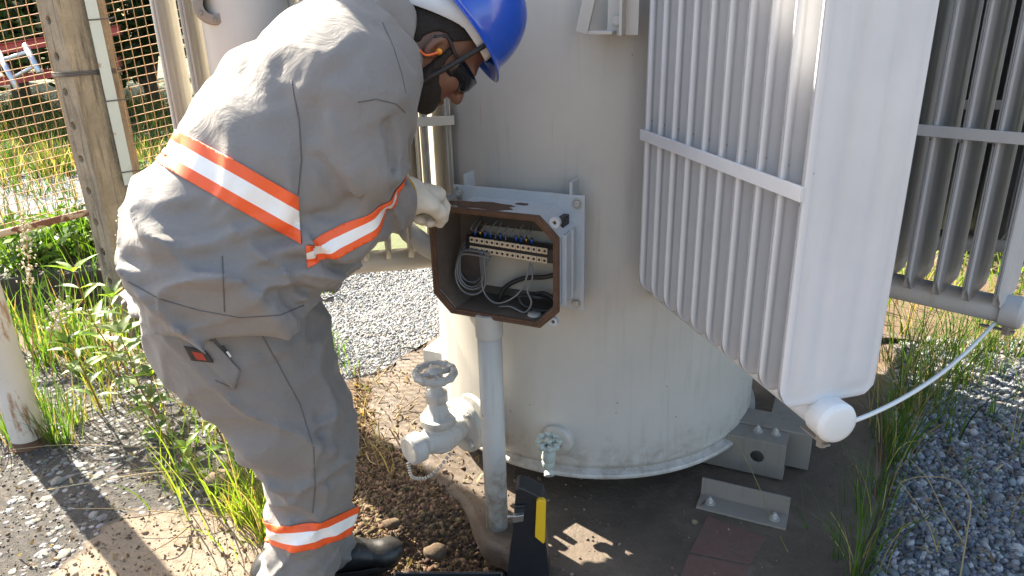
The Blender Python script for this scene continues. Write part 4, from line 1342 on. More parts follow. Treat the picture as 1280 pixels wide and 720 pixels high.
def band(src, bvh, px, keep, name, parent, w=(.0, .021, .050, .071), off=.0028, plane=None, cutx=None):
    """a three stripe tape that lies on the cloth along the plane through three seen points"""
    pts = [hit(bvh, *q)[0] for q in px]
    if plane is None:
        assert all(pts), (name, pts)
        nrm = (pts[1] - pts[0]).cross(pts[2] - pts[0]).normalized()
        if nrm.z < 0: nrm = -nrm
        c0 = pts[1]
    else: c0, nrm = plane
    half = w[-1] / 2
    V = np.array([v.co for v in src.data.vertices], np.float32); Nn = np.array([v.normal for v in src.data.vertices], np.float32)
    s = (V - A3(c0)) @ A3(nrm); ok = (np.abs(s) < half + .02) & keep(V)
    bm = bmesh.new(); mp = {}
    for i in np.nonzero(ok)[0]: mp[i] = bm.verts.new(Vector(V[i] + Nn[i] * off))
    for p in src.data.polygons:
        if all(v in mp for v in p.vertices):
            f = bm.faces.new([mp[v] for v in p.vertices]); f.smooth = True
    for x in w:
        bmesh.ops.bisect_plane(bm, geom=list(bm.verts) + list(bm.edges) + list(bm.faces), plane_co=c0 + nrm * (x - half), plane_no=nrm)
    if cutx is not None:
        cn = ray(*cutx[0]).cross(ray(*cutx[1])).normalized() * cutx[2]
        bmesh.ops.bisect_plane(bm, geom=list(bm.verts) + list(bm.edges) + list(bm.faces), plane_co=CAM, plane_no=cn, clear_outer=True)
    dele = []
    for f in bm.faces:
        x = (f.calc_center_median() - c0).dot(nrm) + half
        if x < w[0] or x > w[-1]: dele.append(f)
        else: f.material_index = 1 if w[1] < x < w[2] else 0
    bmesh.ops.delete(bm, geom=dele, context='FACES')
    # keep the largest connected strip
    seen = set(); best = []
    for f in bm.faces:
        if f in seen: continue
        st_ = [f]; comp = []; seen.add(f)
        while st_:
            g = st_.pop(); comp.append(g)
            for e in g.edges:
                for h in e.link_faces:
                    if h not in seen: seen.add(h); st_.append(h)
        if len(comp) > len(best): best = comp
    bs = set(best)
    bmesh.ops.delete(bm, geom=[f for f in bm.faces if f not in bs], context='FACES')
    me = bpy.data.meshes.new(name); bm.to_mesh(me); bm.free()
    me.materials.append(MAT['orange']); me.materials.append(MAT['tape'])
    o = link(bpy.data.objects.new(name, me), parent)
    so = o.modifiers.new('solid', 'SOLIDIFY'); so.thickness = .0016; so.offset = 0
    return o
isT = lambda V: torso_sdf(V) < sleeve_sdf(V) + .045
isS = lambda V: sleeve_sdf(V) < torso_sdf(V) + .03
_X_right = Vector((1, 0, 0))
_a, _b, _c = PY(372, 284, 1.385), PY(420, 303, 1.315), PY(468, 252, 1.42)
_n = (_b - _a).cross(_c - _a).normalized()
SPL = (_b, _n if _n.z > 0 else -_n)
CUT = 1 if ray(368, 200).cross(ray(374, 300)).dot(_X_right) > 0 else -1
band(jacket, JB, [(222, 190), (290, 228), (350, 262)], lambda V: isT(V) & (sleeveL_sdf(V) > torso_sdf(V)), 'reflective_band', jacket, cutx=((370, 200), (376, 300), CUT))
band(jacket, JB, [(388, 287), (424, 296), (452, 274)], isS, 'reflective_band', jacket, w=(0, .0145, .0345, .049), plane=SPL, cutx=((376, 200), (382, 300), -CUT))

# collar: a folded strip round the neck
def collar_sdf(p):
    ax = (hd(-.03, -.05, 0) - NB).normalized(); q = p - A3(NB); s = q @ A3(ax)
    lat = Lr - ax * Lr.dot(ax); lat.normalize(); th = ax.cross(lat)
    r = np.sqrt(((q @ A3(lat)) / 1.12) ** 2 + (q @ A3(th)) ** 2)
    ring = np.abs(r - (.083 + .16 * np.clip(.03 - s, -.02, .06))) - .0062
    d = smax(ring, np.abs(s - .002) - .050, .006)
    return d + vnoise(p, 18) * .003
collar = mesh_fn('collar', collar_sdf, (NB.x - .17, NB.y - .17, NB.z - .15), (NB.x + .17, NB.y + .17, NB.z + .15), .0045, MAT['fabric'], None, it=1)
collar.parent = jacket

# --- trousers
FOLD_T = []
def foldt(px, y, wd, am): FOLD_T.append(([PY(u, v, y) for (u, v) in px], wd, am))
foldt([(345, 530), (385, 545), (440, 535)], 1.37, .014, -.011)
foldt([(350, 555), (395, 570), (435, 560)], 1.37, .015, .010)
foldt([(340, 580), (385, 590), (440, 605)], 1.38, .014, -.009)
foldt([(400, 520), (430, 512), (450, 500)], 1.38, .012, -.008)
foldt([(385, 390), (400, 430), (398, 455)], 1.37, .012, -.010)
foldt([(330, 440), (370, 470), (410, 470)], 1.34, .016, -.006)
foldt([(350, 600), (380, 625), (395, 640)], 1.38, .014, .008)
foldt([(240, 440), (285, 500), (320, 560)], 1.42, .018, .006)
foldt([(340, 695), (375, 705), (410, 692)], 1.38, .012, -.008)
def trousers_sdf(p):
    a = seg(p, Vector((-.625, 1.50, 1.0)), Vector((-.615, 1.51, .84)), Lr, (.19, .165), (.195, .165))
    r = chain(p, RLEG, RLR, .03); l = chain(p, LLEG, LLR, .03)
    d = smin(a, smin(r, l, .012), .05)
    d = smax(d, .045 - p[:, 2], .004)
    near = np.abs(d) < .05
    if near.any():
        q = p[near]
        w = vnoise(q, 7) * .006 + vnoise(q + .3 * vnoise(q, 6)[:, None], 17) * .003
        warp = q + .04 * np.stack([vnoise(q, 8), vnoise(q + 5, 8), vnoise(q + 9, 8)], 1)
        cr = ridged(wr(warp, 6, 6, 20)); z = q[:, 2]
        w += cr * (.014 * np.exp(-((z - .52) / .11) ** 2) + .009 * np.exp(-((z - .14) / .10) ** 2) + .002)
        g1 = ridged(vnoise(warp @ A3([[8, 1, 3], [1, 8, 3], [7, 3, 6]]), 1.0)); g2 = ridged(vnoise((warp + 1.7) @ A3([[8, 1, -3], [1, 8, 3], [-6, 3, 9]]), 1.0))
        w *= 1 - .8 * np.exp(-(np.linalg.norm(q - A3(PY(256, 445, 1.37)), axis=1) / .09) ** 2)
        cr = cr * 0 + 1 - np.exp(-(np.linalg.norm(q - A3(PY(256, 445, 1.37)), axis=1) / .10) ** 2)
        w += cr * np.clip(g1, 0, 1) ** 2 * .013 + cr * np.clip(g2, 0, 1) ** 2.5 * .011
        w += 2.0 * folds(q, FOLD_T)
        d[near] -= w
    return d
trousers = mesh_fn('trousers', trousers_sdf, (-.92, 1.26, .02), (-.30, 1.86, 1.06), .0068, MAT['fabric2'], worker, it=1)
trousers['label'] = 'baggy grey work trousers with a reflective band below the knee'
TB = bvh_of(trousers)
dR_ = lambda V: chain(V, RLEG, RLR, .03); dL_ = lambda V: chain(V, LLEG, LLR, .03)
tb = band(trousers, TB, [(345, 671), (386, 672), (428, 657)], lambda V: dR_(V) < dL_(V), 'reflective_band', trousers, w=(0, .018, .046, .064))
pl_ = PY(386, 669, 1.38)
band(trousers, TB, [(345, 671), (386, 672), (428, 657)], lambda V: dL_(V) < dR_(V), 'reflective_band', trousers, w=(0, .018, .046, .064), plane=(Vector((-.55, 1.67, .27)), Vector((0.02, 0, 1)).normalized()))

def decal(bvh, quad, n, mats, midx, name, parent, off=.003, thick=.002):
    """small flat cloth piece laid on the garment where its four seen corners fall"""
    (a, b, c, d) = [Vector(q) for q in quad]; bm = bmesh.new(); g = []
    for j in range(n + 1):
        row = []
        for i in range(n + 1):
            s, t = i / n, j / n; q = (a * (1 - s) + b * s) * (1 - t) + (d * (1 - s) + c * s) * t
            h, nn = hit(bvh, q.x, q.y)
            row.append(bm.verts.new(h + nn * off) if h else None)
        g.append(row)
    for j in range(n):
        for i in range(n):
            q = [g[j][i], g[j][i + 1], g[j + 1][i + 1], g[j + 1][i]]
            if all(q):
                f = bm.faces.new(q); f.smooth = True; f.material_index = midx(i / n, j / n)
    me = bpy.data.meshes.new(name); bm.to_mesh(me); bm.free()
    for m_ in mats: me.materials.append(m_)
    o = link(bpy.data.objects.new(name, me), parent)
    so = o.modifiers.new('solid', 'SOLIDIFY'); so.thickness = thick; so.offset = 0
    return o
pk = decal(TB, [(226, 418), (266, 424), (300, 462), (293, 486)], 14, [MAT['fabric2']], lambda s, t: 0, 'back_pocket', trousers, .0045, .003)
decal(TB, [(234, 429), (260, 436), (270, 450), (243, 447)], 8, [MAT['tagblack'], MAT['tagred']], lambda s, t: 1 if .2 < s < .75 and .2 < t < .8 else 0, 'tag', pk, .011)
decal(TB, [(277, 430), (280, 430), (290, 444), (288, 446)], 4, [MAT['tagblack'], MAT['strap_white']], lambda s, t: 1 if t > .4 else 0, 'side_label', trousers, .007)
def seamline(bvh, px, r, name, parent, mat):
    pts = []
    for i in range(len(px) - 1):
        for k in range(8):
            q = Vector(px[i]).lerp(Vector(px[i + 1]), k / 8); h, nn = hit(bvh, q.x, q.y)
            if h: pts.append(h + nn * r * .2)
    m = MB().use(mat); m.tube(pts, r, 6); return m.build(name, parent)
seamline(TB, [(320, 406), (345, 450), (375, 505), (392, 560), (394, 610), (390, 645)], .0014, 'side_seam', trousers, MAT['seam'])
seamline(TB, [(226, 414), (246, 417), (264, 419)], .0024, 'pocket_edge', pk, MAT['seam'])
seamline(TB, [(263, 416), (298, 462), (294, 486), (266, 474)], .0014, 'pocket_edge', pk, MAT['seam'])
seamline(JB, [(160, 352), (200, 374), (250, 388), (300, 397), (350, 394), (384, 380)], .0013, 'hem_seam', jacket, MAT['seam'])
seamline(JB, [(278, 320), (279, 350), (281, 395)], .0012, 'side_seam', jacket, MAT['seam'])
seamline(JB, [(364, 100), (374, 150), (377, 200), (372, 250)], .0013, 'armhole_seam', jacket, MAT['seam'])
seamline(JB, [(447, 128), (470, 124), (495, 130), (508, 142)], .0011, 'yoke_seam', jacket, MAT['seam'])
seamline(JB, [(478, 28), (492, 60), (502, 92), (508, 120)], .0011, 'collar_seam', jacket, MAT['seam'])
# dark opening of the jacket by the belt, and the pen tag on the chest
tg = PY(486, 211, 1.50)
m = MB().use(MAT['tagblack']); M = Matrix((Vector((.75, .5, .3)).normalized(), Vector((-.5, .8, 0)).normalized(), Vector((-.3, .1, .95)).normalized())).transposed()
m.box(tg, (.028, .014, .022), M, .002); m.use(MAT['tagred']); m.box(tg + Vector((.002, -.008, .001)), (.018, .003, .011), M)
m.build('chest_tag', jacket)

# --- helmet
def hm_build():
    m = MB().use(MAT['helmet'])
    A, B, Hh, u0 = .127, .109, .138, .074
    nA, nB = 64, 20; rings = []
    def pos(th, ph):          # th round the head from the front, ph 0 rim .. 1 crown
        a = ph * PI / 2
        f = math.cos(th) * math.cos(a) ** .82; r = math.sin(th) * math.cos(a) ** .82; h = math.sin(a) ** .9
        k = 1 + .045 * math.exp(-((r * B) / .016) ** 2) * math.sin(min(1, ph * 1.6) * PI / 2) * (1 if abs(th) < 4 else 1)
        for off in (.040, -.040): k += .022 * math.exp(-((r * B - off) / .010) ** 2) * min(1, ph * 2) * (ph < .97)
        return (f * A - .004, u0 + h * Hh * (1 + (k - 1) * .9), r * B * (1 + (k - 1) * .3))
    for j in range(nB + 1):
        rings.append([m.bm.verts.new(hd(*pos(k * 2 * PI / nA, j / nB * .985))) for k in range(nA)])
    for j in range(nB):
        for k in range(nA): m._f([rings[j][k], rings[j][(k + 1) % nA], rings[j + 1][(k + 1) % nA], rings[j + 1][k]], True)
    m._f(rings[-1], True)
    # peak and gutter rim
    def rim(th, s):
        c, n_ = math.cos(th), math.sin(th)
        pk_ = max(0, c) ** 2.2 * .014
        f = c * (A + .008 * s + pk_ * s) - .004; r = n_ * (B + .008 * s + .004 * s); u = u0 - .004 * s - (pk_ * .75 + .004) * s
        return (f, u, r)
    R0 = rings[0]; prev = R0
    for s in (.5, 1.0):
        cur = [m.bm.verts.new(hd(*rim(k * 2 * PI / nA, s))) for k in range(nA)]
        for k in range(nA): m._f([cur[k], cur[(k + 1) % nA], prev[(k + 1) % nA], prev[k]], True)
        prev = cur
    o = m.build('helmet', worker)
    so = o.modifiers.new('solid', 'SOLIDIFY'); so.thickness = .003; so.offset = -1
    ss = o.modifiers.new('sub', 'SUBSURF'); ss.levels = 1; ss.render_levels = 1
    o['label'] = 'glossy blue safety helmet with short peak'
    return o
helmet = hm_build()
m = MB().use(MAT['strap_white'])     # white inner headband with nape strap
prev = None
for k in range(41):
    th = math.radians(40 + k * 7); c, s = math.cos(th), math.sin(th)
    back = max(0, -c) ** 1.2
    lo_, hi_ = .054 - .060 * back, .094
    pts = [m.bm.verts.new(hd(c * .112 - .004, hh, s * .0895)) for hh in (lo_, (lo_ + hi_) / 2, hi_)]
    if prev:
        m._f([prev[0], pts[0], pts[1], prev[1]], True); m._f([prev[1], pts[1], pts[2], prev[2]], True)
    prev = pts
hb = m.build('headband', helmet); so = hb.modifiers.new('solid', 'SOLIDIFY'); so.thickness = .003
m = MB().use(MAT['strap_white'])
m.lathe([(.017, 0), (.017, .01), (.017, .01), (.014, .013), (0, .013)], hd(-.118, .03, 0), -hf, 20); m.build('ratchet_knob', helmet)
def strip(name, mat, pts, wdir, wd, parent, th=.0022):
    m = MB().use(mat); prev = None
    for p, w_ in zip(pts, wdir):
        a = m.bm.verts.new(p - w_ * wd / 2); b = m.bm.verts.new(p + w_ * wd / 2)
        if prev: m._f([prev[0], prev[1], b, a], True)
        prev = (a, b)
    o = m.build(name, parent); so = o.modifiers.new('s', 'SOLIDIFY'); so.thickness = th; so.offset = 0
    return o
cs = curve([hd(.052, .088, .090), hd(.042, .02, .0835), hd(.034, -.03, .0775), hd(.026, -.075, .070), hd(.030, -.115, .045), hd(.035, -.128, 0), hd(.03, -.115, -.045), hd(.026, -.07, -.07), hd(.042, .02, -.0835), hd(.052, .088, -.090)], 6)
strip('chin_strap', MAT['tagblack'], cs, [hf] * len(cs), .010, helmet)
# safety glasses
m = MB().use(MAT['glass_dark']); prev = None
for k in range(25):
    th = math.radians(-72 + k * 6); c, s = math.cos(th), math.sin(th)
    dip = .010 * math.exp(-(math.degrees(th) / 9) ** 2)
    pts = [m.bm.verts.new(hd(c * .112 + .004 + x, h, s * .074)) for x, h in ((-.004, -.026 + dip * 1.4), (.002, -.006), (.001, .018))]
    if prev:
        m._f([prev[0], pts[0], pts[1], prev[1]], True); m._f([prev[1], pts[1], pts[2], prev[2]], True)
    prev = pts
gl = m.build('safety_glasses', worker); so = gl.modifiers.new('s', 'SOLIDIFY'); so.thickness = .003
for s in (1, -1):
    m = MB().use(MAT['tagblack']); m.tube(curve([hd(.042, .008, .073 * s), hd(.02, .010, .0815 * s), hd(-.01, .016, .084 * s), hd(-.028, -.004, .083 * s)], 6), .0034, 8); m.build('temple_arm', gl)
# ear plug on its cord
m = MB().use(MAT['plug']); e0 = hd(-.002, -.016, .084)
m.lathe([(0, -.006), (.0055, -.005), (.0065, .004), (.005, .012), (.0065, .013), (.003, .018), (0, .019)], e0, hr, 14); pg = m.build('ear_plug', worker)
m = MB().use(MAT['cord'])
m.tube(curve([e0 + hr * .018, PY(533, 69, 1.545), PY(524, 62, 1.535), PY(516, 53, 1.54), PY(508, 44, 1.56)], 8), .0022, 8); m.build('cord', pg)

# --- gloves, boots
def glove(name, H, par):
    pts = [H['W'], H['K']] + [q for f in H['f'] for q in f] + H['t']
    def fn(p):
        d = hand_sdf(p, H, .0150, .056, .008)
        d = smin(d, cap(p, H['W'] - H['d'] * .03, H['W'] + H['d'] * .035, .045, .044), .02)
        d = smax(d, -((p - A3(H['W'])) @ A3(H['d'])) - .020, .004)
        return d + vnoise(p, 45) * .0022 + vnoise(p, 100) * .0008
    o = shade_parts(name, fn, pts, .045, .0036, MAT['glove'], it=1)
    m = MB().use(MAT['glove_hem']); c = H['W'] - H['d'] * .006; a = H['s']; b = H['b']
    m.tube([c + (a * math.cos(k * PI / 16) + b * math.sin(k * PI / 16)) * .0490 for k in range(33)], .0048, 8, False)
    m.build('glove_hem', o)
    return o
glove('glove', HR_, worker); glove('glove', HL_, worker)

def boot(ank, tdir, name='boot'):
    t = tdir.normalized(); s = Vector((t.y, -t.x, 0)); h = Vector((ank.x, ank.y, 0)) - t * .055
    def fn(p):
        d = seg(p, h + t * .03 + UP * .05, h + t * .15 + UP * .048, s, (.038, .052), (.044, .046))
        d = smin(d, ell(p, h + t * .225 + UP * .042, (.062, .046, .040), (t, s, UP)), .03)
        d = smin(d, cap(p, h + t * .055 + UP * .06, h + t * .045 + UP * .19, .050, .056), .04)
        d = smax(d, p[:, 2] * -1 + .018, .003)
        return d + vnoise(p, 30) * .003
    lo = h - Vector((.13, .13, .0)); pts = [h - t * .06, h + t * .31, h + UP * .24, h + s * .08, h - s * .08]
    o = shade_parts(name, fn, pts, .04, .0055, MAT['boot'])
    m = MB().use(MAT['sole']); out = []
    for k in range(40):
        a = k * 2 * PI / 40; x = math.cos(a); y = math.sin(a)
        L = .148; wdt = .043 + .006 * x
        out.append((.118 + x * L, y * wdt * (1 - .10 * (x < -.2))))
    m.prism(out, 0.0, .024, Matrix((t, s, UP)).transposed(), h + UP * .001, True)
    m.prism([(.118 + (a - .118) * 1.015, b * 1.03) for a, b in out], 0.017, .024, Matrix((t, s, UP)).transposed(), h + UP * .001, True)
    m.build('sole', o)
    m = MB().use(MAT['tagblack'])
    for k in range(4):
        c = h + t * (.115 + .022 * k) + UP * (.108 - .012 * k)
        m.tube([c - s * .022, c + UP * .005, c + s * .022], .0028, 6)
    m.build('lace', o)
    return o
boot(Vector((LLEG[-1].x + .0, LLEG[-1].y, 0)), Vector((.985, .13, 0)))
boot(Vector((RLEG[-1].x, RLEG[-1].y, 0)), Vector((.95, .3, 0)))

# --- spanner held on the top left bolt of the back plate
bolt_p = B0 + T * -.172 + UP * .138 + N * .014
grip = (HR_['K'] - HR_['b'] * .028 + HR_['d'] * .004)
sd_ = (grip - bolt_p).normalized(); sn = (N - sd_ * N.dot(sd_)).normalized(); sw = sd_.cross(sn)
sp = empty('spanner', bolt_p); tag(sp, 'grey steel spanner held in the cotton glove, turning the upper bolt of the terminal box', 'spanner')
m = MB().use(MAT['steel'])
k = 20; o_ = [(math.cos(i * 2 * PI / k) * .019, math.sin(i * 2 * PI / k) * .019) for i in range(k)]
i_ = [(math.cos(i * 2 * PI / k) * .0115, math.sin(i * 2 * PI / k) * .0115) for i in range(k)]
Ms = Matrix((sd_, sw, sn)).transposed()
m.ringprism(o_, i_, -.005, .005, Ms); m.build('ring_end', sp, .0012)
m = MB().use(MAT['steel']); L_ = (grip - bolt_p).length + .04
m.box(sd_ * (.018 + L_ / 2), (L_, .015, .006), Ms, .0015); m.build('shank', sp)
# ================================================================== GROUND
def inpoly(x, y, poly):
    c = np.zeros(x.shape, bool); n = len(poly)
    for i in range(n):
        x1, y1 = poly[i][0], poly[i][1]; x2, y2 = poly[(i + 1) % n][0], poly[(i + 1) % n][1]
        if y1 == y2: continue
        m_ = (y1 > y) != (y2 > y)
        c ^= m_ & (x < (x2 - x1) * (y - y1) / (y2 - y1) + x1)
    return c
def poly_px(P, z=0.0): return [tuple(PZ(u, v, z).to_2d()) for u, v in P]
GR_R = poly_px([(1128, 425), (1115, 480), (1120, 600), (1090, 720), (1085, 800), (1700, 800), (1700, 425)])
GR_L = poly_px([(395, 322), (565, 322), (585, 400), (505, 455), (470, 470), (410, 480), (340, 450), (330, 400)])
ASPH = poly_px([(-250, 440), (120, 440), (330, 500), (345, 620), (250, 640), (140, 655), (70, 740), (-250, 800)])
SLABP = poly_px([(140, 652), (235, 636), (330, 650), (420, 700), (450, 860), (-40, 860), (60, 735)])
PADP = [(0.30 + 0, 0)]
PADP = poly_px([(458, 474), (474, 545), (560, 610), (606, 668), (640, 700), (700, 760), (820, 800), (1060, 760), (1085, 680), (1098, 600), (1090, 500), (1075, 420)], .012) + [(1.9, 3.0), (1.2, 3.6), (-.2, 3.5)]

def gaxis(lo, a, b, hi, st):
    mid = np.arange(a, b + st * .5, st); l = [a]; s = st
    while l[-1] > lo: s *= 1.35; l.append(max(lo, l[-1] - s))
    r = [mid[-1]]; s = st
    while r[-1] < hi: s *= 1.35; r.append(min(hi, r[-1] + s))
    return np.array(l[1:][::-1] + list(mid) + r[1:])
gx = gaxis(-70, -3.0, 2.9, 70, .028); gy = gaxis(-30, .8, 5.2, 120, .028)
XX, YY = np.meshgrid(gx, gy, indexing='ij')
P2 = np.stack([XX, YY, np.zeros_like(XX)], -1)
def blur_mask(poly, amp=.05):
    """soft, ragged edge: several noisy copies averaged"""
    acc = np.zeros(XX.shape)
    for k in range(6):
        dx = vnoise(P2 + k * 3.1, 9) * amp + vnoise(P2 + k * 7.7, 30) * amp * .6; dy = vnoise(P2 + 50 + k * 3.1, 9) * amp + vnoise(P2 + 50 + k * 7.7, 30) * amp * .6
        acc += inpoly(XX + dx, YY + dy, poly)
    return acc / 6
def ground_h(P):
    pit = -.085 * np.exp(-(((P[..., 0] + .08) / .30) ** 2 + ((P[..., 1] - 1.70) / .22) ** 2) ** 2)
    return pit + vnoise(P, 1.3) * .012 + vnoise(P, 5) * .007 + vnoise(P, 19) * .0035
H_ = ground_h(P2)
mg = np.maximum(blur_mask(GR_R), blur_mask(GR_L))
far = ((YY > 4.6) & (YY < 7.4) & (XX < -1.2)) | ((YY > 3.1) & (XX > 1.2) & (YY < 5))
mg = np.maximum(mg, far * np.clip(vnoise(P2, 1.6) * 1.6 + .6, 0, 1))
ma = blur_mask(ASPH, .06); mb = blur_mask(SLABP, .035)
ma = ma * (1 - mb)
H_ += .006 * mb
V = np.stack([XX, YY, H_], -1).reshape(-1, 3)
nx_, ny_ = XX.shape; I = np.arange(nx_ * ny_).reshape(nx_, ny_)
Fq = np.stack([I[:-1, :-1], I[1:, :-1], I[1:, 1:], I[:-1, 1:]], -1).reshape(-1, 4)
gr = np_mesh('ground', V, Fq, MAT['ground'], smooth=True, col=np.stack([mg, ma, mb], -1).reshape(-1, 3)); tag(gr, kind='structure')
fl_ = gr.data.attributes.new('field', 'FLOAT', 'POINT'); fl_.data.foreach_set('value', np.clip((YY + .6 * vnoise(P2, 2) - 3.6) / .5, 0, 1).astype(np.float32).ravel())
def gz(x, y):
    return float(ground_h(np.array([[x, y, 0]], np.float32))[0])

# concrete pad under the transformer: ragged sheet with a worn edge
def ragged(poly, st=.035, amp=.012):
    out = []; n = len(poly)
    for i in range(n):
        a = Vector(poly[i]); b = Vector(poly[(i + 1) % n]); k = max(1, int((b - a).length / st))
        for j in range(k):
            p = a.lerp(b, j / k); q = np.array([[p.x, p.y, 0]], np.float32)
            p = p + Vector((float(vnoise(q, 12)[0]), float(vnoise(q + 9, 12)[0]))) * amp * 1.6 + Vector((float(vnoise(q, 40)[0]), float(vnoise(q + 9, 40)[0]))) * amp
            out.append(p)
    return out
bm = bmesh.new(); rp_ = ragged(PADP)
lo_ = [bm.verts.new((p.x, p.y, -.05)) for p in rp_]; hi_ = [bm.verts.new((p.x, p.y, .010)) for p in rp_]
c2 = sum((Vector(p) for p in rp_), Vector((0, 0))) / len(rp_)
in_ = [bm.verts.new((p.x + (c2 - p).normalized().x * .02, p.y + (c2 - p).normalized().y * .02, .022)) for p in rp_]
n = len(rp_)
for k in range(n):
    j = (k + 1) % n
    bm.faces.new([lo_[k], lo_[j], hi_[j], hi_[k]]).smooth = True; bm.faces.new([hi_[k], hi_[j], in_[j], in_[k]]).smooth = True
bm.faces.new(in_)
bmesh.ops.triangulate(bm, faces=[f for f in bm.faces if len(f.verts) > 4])
bmesh.ops.recalc_face_normals(bm, faces=list(bm.faces))
me = bpy.data.meshes.new('slab'); bm.to_mesh(me); bm.free(); me.materials.append(MAT['pad'])
tag(link(bpy.data.objects.new('slab', me)), kind='structure')
# two worn bricks let into the pad
BZ = .0225
for k, (px, lab) in enumerate((([(884, 645), (957, 672), (938, 705), (862, 690)], 'worn red brick let into the dark pad, the one next to the steel foot angle'), ([(861, 693), (937, 708), (915, 760), (835, 755)], 'worn red brick let into the dark pad, farther from the steel foot angle'))):
    q = [PZ(u, v, BZ) for u, v in px]; c = sum(q, Vector()) / 4
    bm = bmesh.new(); top = [bm.verts.new((p - c) + Vector((0, 0, .0012))) for p in q]; bot = [bm.verts.new((p - c) + Vector((0, 0, -.06))) for p in q]
    for i in range(4): bm.faces.new([top[i], top[(i + 1) % 4], bot[(i + 1) % 4], bot[i]])
    bm.faces.new(top); bm.faces.new(bot[::-1]); bmesh.ops.recalc_face_normals(bm, faces=list(bm.faces))
    bmesh.ops.bevel(bm, geom=list(bm.edges), offset=.001, segments=1, affect='EDGES')
    me = bpy.data.meshes.new('brick'); bm.to_mesh(me); bm.free(); me.materials.append(MAT['brick'])
    o = link(bpy.data.objects.new('brick', me)); o.location = c; tag(o, lab, 'brick', 'bricks let into the pad')

# ================================================================== STONES
def ico(sub):
    bm = bmesh.new(); bmesh.ops.create_icosphere(bm, subdivisions=sub, radius=1.0)
    V = np.array([v.co for v in bm.verts]); Fc = np.array([[v.index for v in f.verts] for f in bm.faces]); bm.free(); return V, Fc
IV1, IF1 = ico(1); IV2, IF2 = ico(2)
def rand_rot(n):
    q = RNG.normal(size=(n, 4)); q /= np.linalg.norm(q, axis=1)[:, None]; w, x, y, z = q.T
    return np.stack([np.stack([1 - 2 * (y * y + z * z), 2 * (x * y - z * w), 2 * (x * z + y * w)], -1), np.stack([2 * (x * y + z * w), 1 - 2 * (x * x + z * z), 2 * (y * z - x * w)], -1), np.stack([2 * (x * z - y * w), 2 * (y * z + x * w), 1 - 2 * (x * x + y * y)], -1)], 1)
def stones(name, pos, size, cols, mat, flat=None, rough=.28, fine=False, kind='stuff'):
    IV, IF = (IV2, IF2) if fine else (IV1, IF1)
    n = len(pos); nv = len(IV)
    V = IV[None] * (1 + RNG.normal(size=(n, nv, 1)) * rough * .6)
    S = np.stack([RNG.uniform(.75, 1.3, n), RNG.uniform(.7, 1.1, n), RNG.uniform(.45, .85, n)], -1)
    V = V * S[:, None, :] * size[:, None, None]
    if flat is None:
        V = np.einsum('nij,nvj->nvi', rand_rot(n), V)
    else:
        a = RNG.uniform(0, 2 * PI, n); c, s = np.cos(a), np.sin(a)
        V = np.stack([V[..., 0] * c[:, None] - V[..., 1] * s[:, None], V[..., 0] * s[:, None] + V[..., 1] * c[:, None], V[..., 2] * flat], -1)
    V = V + pos[:, None, :]
    Fq = (IF[None] + (np.arange(n) * nv)[:, None, None]).reshape(-1, 3)
    col = np.repeat(cols, nv, axis=0)
    o = np_mesh(name, V.reshape(-1, 3), Fq, mat, col=col)
    tag(o, kind=kind); return o
def scatter(poly, n, size, zoff=.15, dens=None):
    P = np.array(poly); lo, hi = P.min(0), P.max(0)
    lo = np.maximum(lo, (-4, .9)); hi = np.minimum(hi, (3.6, 7))
    q = RNG.uniform(lo, hi, (n, 2)); k = inpoly(q[:, 0], q[:, 1], poly)
    if dens is not None: k &= RNG.random(n) < dens(q)
    q = q[k]; s = size(len(q))
    z = ground_h(np.concatenate([q, np.zeros((len(q), 1))], 1).astype(np.float32)) + s * zoff
    return np.concatenate([q, z[:, None]], 1), s
def tone(n, pal, jit=.12):
    pal = np.array(pal); c = pal[RNG.integers(0, len(pal), n)]
    return np.clip(c * (1 + RNG.normal(size=(n, 1)) * jit) + RNG.normal(size=(n, 3)) * .006, .01, .9)
BLUEGREY = [(.105, .12, .145), (.145, .165, .19), (.195, .21, .235), (.085, .095, .11), (.25, .26, .27), (.13, .13, .135), (.18, .165, .145), (.34, .345, .35)]
p_, s_ = scatter(GR_R, 52000, lambda n: np.clip(RNG.lognormal(math.log(.0085), .35, n), .004, .021), .25, lambda q: np.clip(1.25 - .25 * (q[:, 1] - 1.6), .25, 1) * (q[:, 0] < 2.6))
stones('gravel', p_, s_, tone(len(p_), BLUEGREY), MAT['stone'])
p_, s_ = scatter(GR_L, 52000, lambda n: np.clip(RNG.lognormal(math.log(.0056), .36, n), .003, .013), .1)
stones('gravel', p_, s_, tone(len(p_), BLUEGREY), MAT['stone'])
# pale chips pressed into the dark stony ground
dn = lambda q: np.clip(vnoise(np.concatenate([q, np.zeros((len(q), 1))], 1).astype(np.float32), 4) * .9 + .55, .08, 1)
p_, s_ = scatter(ASPH, 9000, lambda n: np.clip(RNG.lognormal(math.log(.0088), .38, n), .004, .024), -.02, dn)
stones('pebbles', p_, s_, tone(len(p_), [(.16, .165, .18), (.12, .125, .14), (.22, .22, .22), (.18, .165, .145), (.10, .10, .105)]), MAT['stone'], flat=.38, rough=.16, fine=True)
